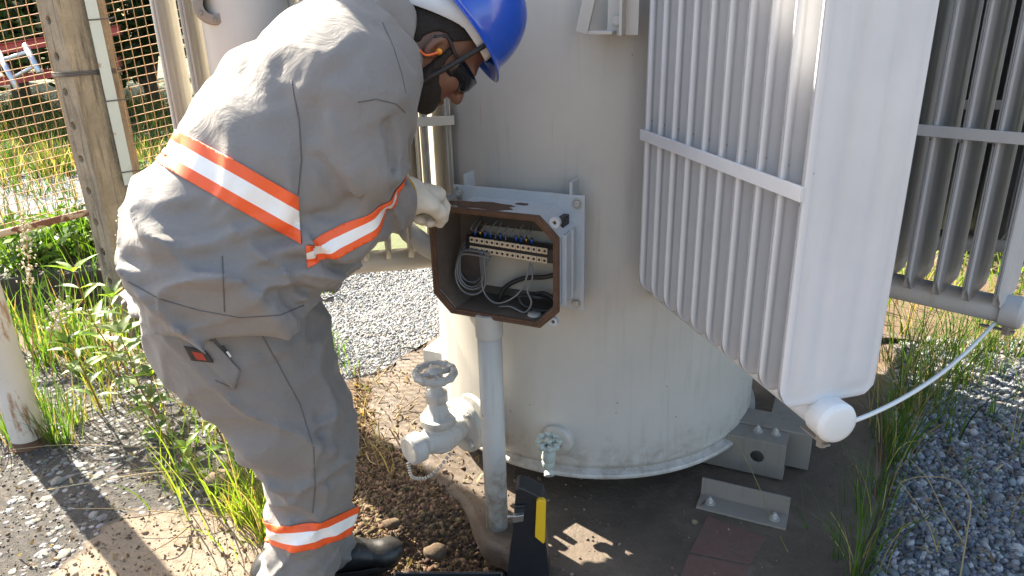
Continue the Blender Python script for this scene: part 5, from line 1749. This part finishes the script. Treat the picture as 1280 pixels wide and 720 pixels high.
# crumbled earth by the boots and round the conduit
DIRT = poly_px([(445, 470), (478, 545), (556, 612), (604, 668), (640, 690), (690, 740), (650, 800), (380, 800), (400, 690), (440, 560)])
p_, s_ = scatter(DIRT, 90000, lambda n: np.clip(RNG.lognormal(math.log(.0031), .58, n), .0013, .015), .1, lambda q: np.clip(1.1 - .5 * (q[:, 1] - 1.7), .2, 1))
stones('earth', p_, s_, tone(len(p_), [(.10, .062, .036), (.145, .094, .056), (.07, .046, .028), (.18, .125, .078)], .2), MAT['clod'], rough=.6)
p_, s_ = scatter(PADP, 5000, lambda n: np.clip(RNG.lognormal(math.log(.0028), .5, n), .0015, .012), .3, lambda q: np.clip(.15 + .8 * (q[:, 0] < .25), 0, 1))
p_[:, 2] = .023 + s_ * .2
stones('earth', p_, s_, tone(len(p_), [(.15, .1, .065), (.22, .16, .11), (.09, .07, .05)], .2), MAT['clod'], rough=.4)
p_, s_ = scatter(SLABP, 1600, lambda n: np.clip(RNG.lognormal(math.log(.0026), .5, n), .0015, .010), .3)
p_[:, 2] += .006
stones('earth', p_, s_, tone(len(p_), [(.2, .14, .09), (.3, .24, .17), (.12, .09, .06)], .2), MAT['clod'], rough=.4)
# single larger stones
for (u, v, r, c, lab) in ((278, 600, .048, (.17, .12, .085), 'brown stone half hidden in the grass behind the trouser leg'), (775, 588, .017, (.3, .22, .15), 'small tan clod on the pad under the drain valve'), (545, 690, .03, (.10, .068, .042), 'large earth clod between boot and grey conduit'), (490, 655, .022, (.11, .075, .046), 'brown clod just above the boot toe')):
    p = PZ(u, v, .02); bmV = IV2 * (1 + vnoise(IV2 + u, 1.6)[:, None] * .35 + vnoise(IV2 + u, 4)[:, None] * .12) * np.array([1.15, .9, .68]) * r
    o = np_mesh('stone', bmV, IF2, MAT['clod'], smooth=True, col=np.tile(c, (len(bmV), 1))); o.location = p + Vector((0, 0, r * .1)); tag(o, lab, 'stone')

# ================================================================== GRASS AND WEEDS
def blades(name, base, L, wd, lean, az, cols, mat, segs=5, kind='stuff', droop=1.0):
    n = len(base); t = np.linspace(0, 1, segs + 1)
    d = np.stack([np.cos(az), np.sin(az)], -1); sd = np.stack([-np.sin(az), np.cos(az)], -1)
    tw = RNG.uniform(-1.2, 1.2, n); sd = np.stack([sd[:, 0] * np.cos(tw) - sd[:, 1] * np.sin(tw), sd[:, 0] * np.sin(tw) + sd[:, 1] * np.cos(tw)], -1)
    ang = lean[:, None] * (t[None] ** (1.4)) * droop + lean[:, None] * .25
    dz = np.cos(ang); dh = np.sin(ang)
    cz = np.concatenate([np.zeros((n, 1)), np.cumsum((dz[:, 1:] + dz[:, :-1]) * .5 / segs, 1)], 1) * L[:, None]
    chh = np.concatenate([np.zeros((n, 1)), np.cumsum((dh[:, 1:] + dh[:, :-1]) * .5 / segs, 1)], 1) * L[:, None]
    C = np.stack([base[:, 0:1] + chh * d[:, 0:1], base[:, 1:2] + chh * d[:, 1:2], base[:, 2:3] + cz], -1)
    w = wd[:, None] * (1 - t[None] ** 2.2) * .5 + .00025
    off = np.stack([sd[:, 0:1] * w, sd[:, 1:2] * w, np.zeros_like(w)], -1)
    V = np.stack([C - off, C + off], 2)         # n, segs+1, 2, 3
    nv = (segs + 1) * 2; b = np.arange(n) * nv
    q = np.array([[k * 2, k * 2 + 1, k * 2 + 3, k * 2 + 2] for k in range(segs)])
    Fq = (q[None] + b[:, None, None]).reshape(-1, 4)
    o = np_mesh(name, V.reshape(-1, 3), Fq, mat, smooth=True, col=np.repeat(cols, nv, axis=0))
    tag(o, kind=kind); return o
GREEN = [(.070, .155, .022), (.10, .20, .03), (.05, .115, .02), (.14, .235, .04), (.085, .14, .03)]
YGREEN = [(.15, .25, .03), (.20, .28, .04), (.10, .19, .028), (.24, .29, .07)]
STRAW = [(.36, .27, .13), (.30, .21, .10), (.42, .34, .19)]
def tufts(spots, per, spread, Lr_, pal, wd=(.003, .006), lean=(.2, 1.1), straw=.12):
    """spots: (x, y, strength)"""
    B = []; LL = []; WW = []; LE = []; AZ = []; CC = []
    for (x, y, k) in spots:
        n = max(2, int(per * k)); a = RNG.uniform(0, 2 * PI, n); r = np.abs(RNG.normal(size=n)) * spread
        q = np.stack([x + np.cos(a) * r, y + np.sin(a) * r, np.zeros(n)], -1); q[:, 2] = ground_h(q.astype(np.float32)) - .004
        B.append(q); LL.append(RNG.uniform(*Lr_, n) * (.7 + .5 * k)); WW.append(RNG.uniform(*wd, n)); LE.append(RNG.uniform(*lean, n)); AZ.append(a + RNG.normal(size=n) * .7)
        c = tone(n, pal, .15); sel = RNG.random(n) < straw; c[sel] = tone(int(sel.sum()), STRAW, .1); CC.append(c)
    return [np.concatenate(z) for z in (B, LL, WW, LE, AZ, CC)]
def px_spots(L): return [(PZ(u, v, 0).x, PZ(u, v, 0).y, k) for u, v, k in L]
def grass(*a, **k): return blades('grass', *tufts(*a, **k), MAT['grass'])
rr = random.Random(9)
# right-hand strip along the gravel edge
sp_ = px_spots([(1075, 690, .75), (1068, 715, .7), (1090, 655, .5), (1100, 620, .6), (1118, 575, .9), (1110, 548, .9), (1132, 552, 1.0), (1150, 520, 1.0), (1125, 505, 1.0), (1165, 500, 1.1), (1180, 478, 1.1), (1140, 470, 1.0), (1205, 480, .9), (1215, 455, 1.0), (1245, 470, .8), (1190, 440, 1.0), (1240, 440, .9), (1270, 450, .8), (1160, 440, 1.0), (1225, 425, .9), (1265, 425, .9), (1115, 450, .9), (1130, 420, .8), (1180, 545, .35), (1240, 520, .3), (1290, 500, .5)])
grass(sp_, 42, .05, (.10, .36), [tuple(c * .8 for c in q) for q in GREEN], (.002, .0048), (.15, 1.25), .2)
grass(px_spots([(1255, 640, .25), (1205, 600, .2), (1175, 690, .2), (1270, 560, .3)]), 30, .03, (.10, .24), GREEN, (.002, .004), (.2, 1.2), .5)
# left weeds patch
sp_ = px_spots([(rr.uniform(110, 330), rr.uniform(430, 560), rr.uniform(.4, 1)) for _ in range(34)] + [(290, 640, 1), (315, 655, 1.0), (335, 665, .9), (270, 618, .8), (325, 630, .9), (245, 600, .7), (205, 590, .6), (300, 600, .7), (230, 620, .5)])
grass(sp_, 20, .055, (.08, .36), YGREEN, (.0022, .0062), (.2, 1.4), .22)
sp_ = px_spots([(310, 650, 1), (330, 672, 1), (292, 640, .8), (340, 645, .9), (318, 630, .9)])
grass(sp_, 60, .028, (.05, .13), [(.26, .31, .05), (.3, .32, .08), (.18, .27, .04)], (.003, .006), (.2, 1.0), .15)
grass(px_spots([(8, 545, .8), (68, 552, .9), (82, 556, .8), (20, 556, .6), (60, 520, .8), (95, 530, .7), (40, 500, .7), (10, 480, .8), (100, 470, .8), (75, 440, .7)]), 55, .03, (.06, .24), GREEN, (.0025, .0045), (.1, .9), .12)
grass(px_spots([(430, 332, .9), (418, 345, .7), (440, 325, .7), (412, 365, .5), (455, 330, .3), (424, 452, .25), (435, 470, .2), (420, 440, .3)]), 40, .04, (.10, .26), GREEN, (.003, .006), (.1, .9), .1)
grass(px_spots([(500, 545, .3), (470, 570, .3), (455, 520, .4), (465, 490, .35), (488, 590, .25), (470, 560, .3)]), 24, .03, (.06, .20), YGREEN + STRAW, (.002, .0045), (.5, 1.5), .55)
# meadow behind the fence and to the far right
sp_ = [(rr.uniform(-10, -1.3), rr.uniform(6.8, 13), rr.uniform(.5, 1.2)) for _ in range(800)] + [(rr.uniform(-6, -1.3), rr.uniform(4.3, 6.8), rr.uniform(.4, .9)) for _ in range(110)]
grass(sp_, 30, .10, (.10, .30), [tuple(c * .62 for c in q) for q in GREEN] + [(.09, .085, .035)], (.006, .012), (.2, 1.0), .2)
sp_ = [(rr.uniform(1.2, 6), rr.uniform(3.2, 9), rr.uniform(.5, 1.2)) for _ in range(240)]
grass(sp_, 22, .10, (.10, .34), YGREEN, (.006, .012), (.2, 1.0), .2)
sp_ = [(rr.uniform(-2.9, -1.5), rr.uniform(3.0, 3.3), rr.uniform(.5, 1.)) for _ in range(26)] + [(rr.uniform(-2.9, -1.6), rr.uniform(3.75, 4.3), rr.uniform(.6, 1.2)) for _ in range(50)]
grass(sp_, 26, .06, (.12, .42), GREEN, (.004, .008), (.1, .9), .15)

def leaf_shape(mb_list, base, d, L, w, up, colr, fold_=.25):
    d = d.normalized(); s = d.cross(up)
    if s.length < 1e-4: s = Vector((1, 0, 0))
    s.normalize(); n = s.cross(d)
    prof = [0, .55, .95, 1.0, .8, .45, 0]
    V, Fq, C = mb_list; b = len(V)
    for i, p in enumerate(prof):
        t = i / (len(prof) - 1); c = base + d * (L * t) - n * (L * .22 * t * t)
        V += [c - s * (w * p * .5) + n * (w * p * fold_), c, c + s * (w * p * .5) + n * (w * p * fold_)]
        C += [colr, tuple(x * 1.15 for x in colr), colr]
    for i in range(len(prof) - 1):
        a = b + i * 3
        Fq += [(a, a + 1, a + 4, a + 3), (a + 1, a + 2, a + 5, a + 4)]
def leafy_weed(path, label, n_whorl=7, L=.075, w=.018, pal=YGREEN, start=.35, flower=False, stem_col=MAT['bark'], r0=.004):
    e = empty('leafy_weed', path[0]); tag(e, label, 'weed', 'tall weeds among the grass')
    pts = [p - path[0] for p in curve(path, 10)]
    m = MB().use(MAT['dry']); n = len(pts)
    m.tube(pts, [r0 * (1 - .6 * i / n) for i in range(n)], 7)
    st_ = m.build('stem', e)
    ca = st_.data.color_attributes.new('tint', 'FLOAT_COLOR', 'POINT'); ca.data.foreach_set('color', [.30, .17, .05, 1] * len(st_.data.vertices))
    k = 0
    for i in range(n_whorl):
        t = start + (1 - start) * i / (n_whorl - 1); c = pts[min(n - 1, int(t * (n - 1)))]
        for j in range(2 if i < n_whorl - 1 else 5):
            a = i * 1.3 + j * (PI if i < n_whorl - 1 else 1.26) + rr.uniform(-.3, .3); el = rr.uniform(.1, .6) + (.3 if i == n_whorl - 1 else 0)
            d = Vector((math.cos(a) * math.cos(el), math.sin(a) * math.cos(el), math.sin(el)))
            B = ([], [], []); leaf_shape(B, c, d, L * rr.uniform(.75, 1.2), w * rr.uniform(.8, 1.2), UP, pal[k % len(pal)]); k += 1
            lf = np_mesh('leaf', np.array([tuple(v) for v in B[0]]), np.array(B[1]), MAT['leaf'], e, smooth=True, col=np.array(B[2]))
    if flower:
        for (t, a) in ((.72, 0.3), (.66, 2.0), (.78, 4.0)):
            c = pts[int(t * (n - 1))] + Vector((math.cos(a) * .03, math.sin(a) * .03, .01)); m = MB().use(MAT['strap_white'])
            for q in range(5):
                b = q * 2 * PI / 5; dv = Vector((math.cos(b), math.sin(b), .25)); s2 = Vector((-math.sin(b), math.cos(b), 0))
                vs = [m.bm.verts.new(c + x) for x in (Vector((0, 0, 0)), dv * .009 - s2 * .005, dv * .014, dv * .009 + s2 * .005)]
                m._f(vs, True)
            m.build('flower', e, normals=False)
    return e
def wpath(L, y): return [PY(u, v, yy) for (u, v), yy in zip(L, y)]
leafy_weed(wpath([(172, 492), (150, 450), (118, 405), (92, 340)], [2.62, 2.60, 2.58, 2.55]), 'tall brown stemmed weed topped by pointed bright leaves before the concrete post', 9, .115, .030, flower=True)
leafy_weed(wpath([(250, 520), (232, 470), (218, 430), (205, 392)], [2.45, 2.45, 2.44, 2.42]), 'bushy leafy weed next to the worker hip', 9, .105, .030, start=.2, flower=True)
leafy_weed(wpath([(200, 520), (178, 490), (165, 455), (150, 420)], [2.50, 2.49, 2.48, 2.46]), 'broad leaved weed with white flowers amid the grass', 9, .10, .042, pal=[(.12, .2, .05), (.18, .24, .08), (.22, .28, .12)], start=.2, flower=True)
leafy_weed(wpath([(285, 560), (262, 520), (246, 480), (236, 452)], [2.30, 2.30, 2.28, 2.27]), 'thin weed with drooping leaves beside the trouser leg', 8, .10, .026, start=.2)
leafy_weed(wpath([(318, 622), (300, 580), (288, 545), (280, 505)], [2.1, 2.1, 2.09, 2.08]), 'leafy weed growing at the back of the knee', 8, .085, .026, start=.2)
leafy_weed(wpath([(215, 560), (196, 530), (188, 500), (190, 470)], [2.36, 2.36, 2.36, 2.36]), 'short broad leaved weed over the dark pebbles', 7, .08, .032, pal=GREEN + YGREEN, start=.15)
leafy_weed(wpath([(262, 628), (250, 600), (238, 580), (232, 560)], [2.14, 2.14, 2.13, 2.12]), 'small yellowish weed at the edge of the lit slab', 6, .06, .024, start=.1)
leafy_weed(wpath([(150, 470), (140, 430), (136, 400), (140, 372)], [2.85, 2.85, 2.84, 2.84]), 'green weed rising before the black kerb', 8, .09, .028, pal=GREEN + YGREEN, start=.2)
leafy_weed(wpath([(130, 520), (112, 480), (100, 455), (85, 430)], [2.55, 2.54, 2.53, 2.53]), 'low weed near the white pole', 7, .09, .03, pal=GREEN, start=.2)
def panicle(path, label, fluff, spread=.02, size=.006, col=(.62, .55, .45), name='seed_stalk'):
    e = empty(name, path[0]); tag(e, label, 'dry stalk', 'dry seed stalks')
    pts = [p - path[0] for p in curve(path, 12)]; n = len(pts)
    m = MB().use(MAT['dry']); m.tube(pts, [.0026 * (1 - .5 * i / n) for i in range(n)], 6); st_ = m.build('stem', e)
    ca = st_.data.color_attributes.new('tint', 'FLOAT_COLOR', 'POINT'); ca.data.foreach_set('color', [.36, .22, .10, 1] * len(st_.data.vertices))
    c = []; sz = []
    for i in range(fluff):
        t = rr.uniform(.55, 1.0); p = pts[min(n - 1, int(t * (n - 1)))]; k = spread * (1.25 - abs(t - .75) * 2)
        c.append([p.x + rr.gauss(0, k), p.y + rr.gauss(0, k), p.z + rr.gauss(0, k)]); sz.append(size * rr.uniform(.6, 1.3))
    c = np.array(c); sz = np.array(sz)
    o = stones('seed_head', c, sz, tone(len(c), [col, tuple(x * .8 for x in col)]), MAT['dry'], rough=.3, kind='thing'); del o['kind']; o.parent = e
    return e
panicle(wpath([(42, 470), (40, 400), (36, 330), (28, 265)], [2.75, 2.74, 2.72, 2.70]), 'tall pale seed stalk rising before the fence rail', 130, .016, .0055)
panicle(wpath([(66, 470), (62, 430), (70, 398), (84, 378)], [2.6, 2.6, 2.58, 2.56]), 'nodding whitish seed head by the white pole', 70, .018, .0068, (.68, .62, .55))
panicle(wpath([(152, 400), (154, 350), (153, 310), (150, 268)], [2.62, 2.62, 2.62, 2.62]), 'white fluffy seed spike against the concrete post', 60, .008, .0055, (.75, .73, .68))
def dry(path, label, r=.0022, col=(.40, .30, .16)):
    m = MB().use(MAT['dry']); pts = curve(path, 12); n = len(pts); o0 = path[0]
    m.tube([p - o0 for p in pts], [r * (1 - .55 * i / n) for i in range(n)], 6); o = m.build('dry_straw'); o.location = o0
    ca = o.data.color_attributes.new('tint', 'FLOAT_COLOR', 'POINT'); ca.data.foreach_set('color', [*col, 1] * len(o.data.vertices))
    tag(o, label, 'dry straw', 'dry straws')
dry([PZ(300, 648, .01), PZ(230, 642, .05), PZ(150, 636, .07), PZ(90, 636, .03)], 'pale straw bent low over the lit slab')
dry([PZ(248, 594, .03), PZ(200, 590, .09), PZ(130, 600, .10), PZ(60, 612, .06)], 'pale curved straw lying above the dark pebbles', .003, (.45, .38, .22))
dry([PZ(215, 560, .05), PZ(150, 558, .05), PZ(80, 556, .04), PZ(15, 562, .02)], 'thin straw near the foot of the white pole')
dry([PZ(240, 655, .01), PZ(215, 675, .03), PZ(180, 695, .012)], 'short broken straw on the lit slab', .0028, (.3, .2, .1))
dry([PZ(1200, 722, .02), PZ(1208, 670, .10), PZ(1212, 625, .17), PZ(1190, 600, .20), PZ(1150, 596, .19), PZ(1125, 603, .17)], 'bent dry stalk over the blue gravel', .0026)
dry([PZ(1205, 680, .02), PZ(1180, 640, .10), PZ(1160, 600, .16), PZ(1138, 575, .22)], 'slender dry stalk crossing the bent one over the gravel', .0024)
dry([PZ(1172, 690, .02), PZ(1160, 655, .08), PZ(1142, 625, .12), PZ(1122, 600, .16)], 'short dry stalk at the gravel edge', .0022)
dry([PZ(1068, 705, .02), PZ(1060, 680, .08), PZ(1048, 655, .13), PZ(1038, 640, .16)], 'lone straw rising from the dark pad', .0018, (.36, .34, .12))
dry([PZ(985, 690, .03), PZ(965, 650, .03), PZ(945, 600, .18), PZ(912, 535, .30)], 'thin green straw before the steel beam', .0014, (.25, .28, .10))
# fallen leaves and chaff
def litter(poly, n, L=(.012, .035)):
    p_, s_ = scatter(poly, n, lambda k: np.full(k, .003), .5)
    k = len(p_); p_[:, 2] += .004
    blades('leaf_litter', p_, RNG.uniform(*L, k), RNG.uniform(.004, .012, k), RNG.uniform(1.2, 1.5, k), RNG.uniform(0, 2 * PI, k), tone(k, [(.20, .13, .07), (.28, .20, .11), (.12, .08, .05), (.33, .26, .16)], .2), MAT['dry'], segs=3)
litter(SLABP, 260); litter(ASPH, 900); litter(DIRT, 500); litter(poly_px([(440, 460), (520, 470), (600, 560), (600, 640), (520, 590), (440, 560)]), 500, (.015, .06)); litter(GR_R, 900, (.012, .05))
p_, s_ = scatter(ASPH, 14000, lambda n: np.clip(RNG.lognormal(math.log(.0026), .5, n), .0012, .008), .2)
stones('earth', p_, s_, tone(len(p_), [(.12, .095, .07), (.08, .065, .05), (.16, .15, .14)], .2), MAT['clod'], rough=.4)
# dead roots and twigs by the valve
V_ = []; F_ = []; C_ = []
m = MB().use(MAT['dry'])
for k in range(60):
    u, v = rr.uniform(445, 515), rr.uniform(470, 575); p = PZ(u, v, .01)
    a = rr.uniform(0, 2 * PI); L = rr.uniform(.04, .15); q = [p]
    for j in range(3):
        a += rr.uniform(-.8, .8); q.append(q[-1] + Vector((math.cos(a) * L / 3, math.sin(a) * L / 3, rr.uniform(-.01, .03))))
    m.tube(curve(q, 4), rr.uniform(.0012, .0035), 5)
o = m.build('dead_twigs'); ca = o.data.color_attributes.new('tint', 'FLOAT_COLOR', 'POINT'); ca.data.foreach_set('color', [.33, .24, .14, 1] * len(o.data.vertices)); tag(o, kind='stuff')

# ================================================================== SHRUBS AND TREES BEHIND
def shrub_proto(name, seed, R, Hh, nleaf, pal, trunk_h, leaf=.07):
    g = np.random.default_rng(seed); e = empty(name)
    nc = 26; cc = np.stack([g.normal(0, R * .42, nc), g.normal(0, R * .42, nc), trunk_h + g.uniform(.15, 1, nc) * (Hh - trunk_h)], -1)
    cr = g.uniform(.22, .45, nc) * R
    k = g.integers(0, nc, nleaf); dv = g.normal(size=(nleaf, 3)); dv /= np.linalg.norm(dv, axis=1)[:, None]
    p = cc[k] + dv * (cr[k] * g.uniform(.45, 1.05, nleaf) ** .6)[:, None]
    p[:, 2] = np.maximum(p[:, 2], .05)
    a = g.normal(size=(nleaf, 3)); a /= np.linalg.norm(a, axis=1)[:, None]; b = np.cross(a, g.normal(size=(nleaf, 3))); b /= np.linalg.norm(b, axis=1)[:, None]
    L = g.uniform(.6, 1.3, nleaf)[:, None] * leaf; w = L * .38
    V = np.stack([p - a * L, p - b * w + a * L * .1, p + a * L, p + b * w + a * L * .1], 1)
    pal = np.array(pal); c = pal[g.integers(0, len(pal), nleaf)] * g.uniform(.6, 1.3, (nleaf, 1)) * (.75 + .5 * g.random(nc)[k])[:, None]
    np_mesh('crown', V.reshape(-1, 3), np.arange(nleaf * 4).reshape(-1, 4), MAT['foliage'], e, col=np.repeat(c, 4, axis=0))
    m = MB().use(MAT['bark'])
    m.tube(curve([Vector((0, 0, -.1)), Vector((.03, .02, Hh * .3)), Vector((-.05, .04, Hh * .7))], 5), [.07 * R * (1 - .05 * i) for i in range(11)], 9)
    for q in range(8):
        c0 = cc[q]; z0 = trunk_h * .5 + .1
        m.tube(curve([Vector((0, 0, z0)), Vector((c0[0] * .5, c0[1] * .5, (z0 + c0[2]) * .5 + .05)), Vector(c0)], 4), [.03 * R * (1 - .09 * i) for i in range(9)], 6)
    m.build('trunk', e)
    return e
DG = [(.028, .060, .016), (.04, .085, .02), (.05, .10, .025), (.07, .09, .03)]
pr = [shrub_proto('shrub', 1, 1.3, 2.5, 9000, DG, .2), shrub_proto('shrub', 2, 1.6, 3.0, 11000, DG, .3, .08), shrub_proto('tree', 3, 2.0, 4.6, 12000, DG, 1.2, .09)]
spots = [(0, -10.5, 12.6, 1.3, 'dark shrub behind the red steel frame, farthest to the side'), (1, -8.2, 13.0, 1.4, 'dense dark shrub right behind the red steel frame'), (0, -5.7, 12.4, 1.35, 'round shrub seen through the mesh beside the concrete post'),
         (1, -3.3, 12.2, 1.25, 'shrub seen through the mesh beside the steel angle'), (2, -11.0, 17.5, 1.2, 'tree above the shrubs behind the red frame'), (2, -5.0, 17.2, 1.2, 'tree above the shrubs behind the concrete post'),
         (0, 2.9, 7.6, .9, 'shrub glimpsed between the right radiator panels'), (1, 4.4, 8.0, 1.0, 'shrub behind the shaded radiator'), (2, 3.8, 11.5, 1.0, 'tree behind the radiators'), (0, 5.6, 6.0, .9, 'shrub out beyond the gravel'),
         (1, .2, 10.2, 1.0, 'shrub behind the tank'), (0, 2.7, 4.9, .8, 'shrub close behind the dull grey radiator'), (1, 3.6, 5.6, .9, 'larger shrub beyond the dull grey radiator'), (2, 6.8, 9.5, 1.0, 'tree out beyond the gravel')]
used = set()
for (k, x, y, s, lab) in spots:
    if k in used:
        o = copy_tree(pr[k])
    else: o = pr[k]; used.add(k)
    o.location = (x, y, 0); o.scale = (s, s, s); o.rotation_euler = (0, 0, x * 1.7)
    tag(o, lab, 'tree' if k == 2 else 'shrub', 'trees and shrubs behind the fence')
# low green plants under the fence rail
pl0 = shrub_proto('low_plant', 6, .22, .34, 700, GREEN, .02, .028)
for i, (u, v, yy, lab) in enumerate([(30, 330, 3.9, 'low green plant under the fence rail, nearest the seed stalk'), (75, 300, 4.1, 'low green plant under the middle of the fence rail'), (112, 300, 4.15, 'low green plant right beside the concrete post'), (190, 170, 5.2, 'green plant on the meadow behind the steel angle')]):
    o = pl0 if i == 0 else copy_tree(pl0)
    p = PY(u, v, yy); o.location = (p.x, p.y, 0); o.rotation_euler = (0, 0, i * 1.9); o.scale = (1.2, 1.2, 1.2); tag(o, lab, 'plant', 'low plants under the fence')

# ================================================================== LIGHT
sv = Vector(SUN_DIR).normalized()
w = bpy.data.worlds.new('World'); SC.world = w; w.use_nodes = True
nt = w.node_tree; nt.nodes.clear()
sk = nt.nodes.new('ShaderNodeTexSky'); sk.sky_type = 'NISHITA'; sk.sun_disc = False
sk.sun_elevation = math.asin(sv.z); sk.sun_rotation = math.atan2(sv.x, sv.y); sk.air_density = 1.0; sk.dust_density = 2.2; sk.ozone_density = 1.0
bg = nt.nodes.new('ShaderNodeBackground'); bg.inputs[1].default_value = SKY_STRENGTH
wo = nt.nodes.new('ShaderNodeOutputWorld'); nt.links.new(sk.outputs[0], bg.inputs[0]); nt.links.new(bg.outputs[0], wo.inputs[0])
sl = bpy.data.lights.new('sun', 'SUN'); sl.energy = SUN_E; sl.angle = math.radians(.55); sl.color = (1.0, .94, .84)
so_ = bpy.data.objects.new('sun', sl); COL.objects.link(so_); so_.rotation_euler = sv.to_track_quat('Z', 'Y').to_euler(); so_.location = sv * 20
vs = SC.view_settings; vs.view_transform = 'Standard'; vs.look = 'None'; vs.gamma = 1.0; vs.exposure = EXPOSURE
try: vs.use_curve_mapping = False
except Exception: pass
SC.display_settings.display_device = 'sRGB'
vs.use_white_balance = True; vs.white_balance_temperature = 7080; vs.white_balance_tint = 8
SC.cycles.use_denoising = True
SC.cycles.max_bounces = 8; SC.cycles.diffuse_bounces = 4; SC.cycles.transparent_max_bounces = 8
SC.cycles.sample_clamp_indirect = 8.0
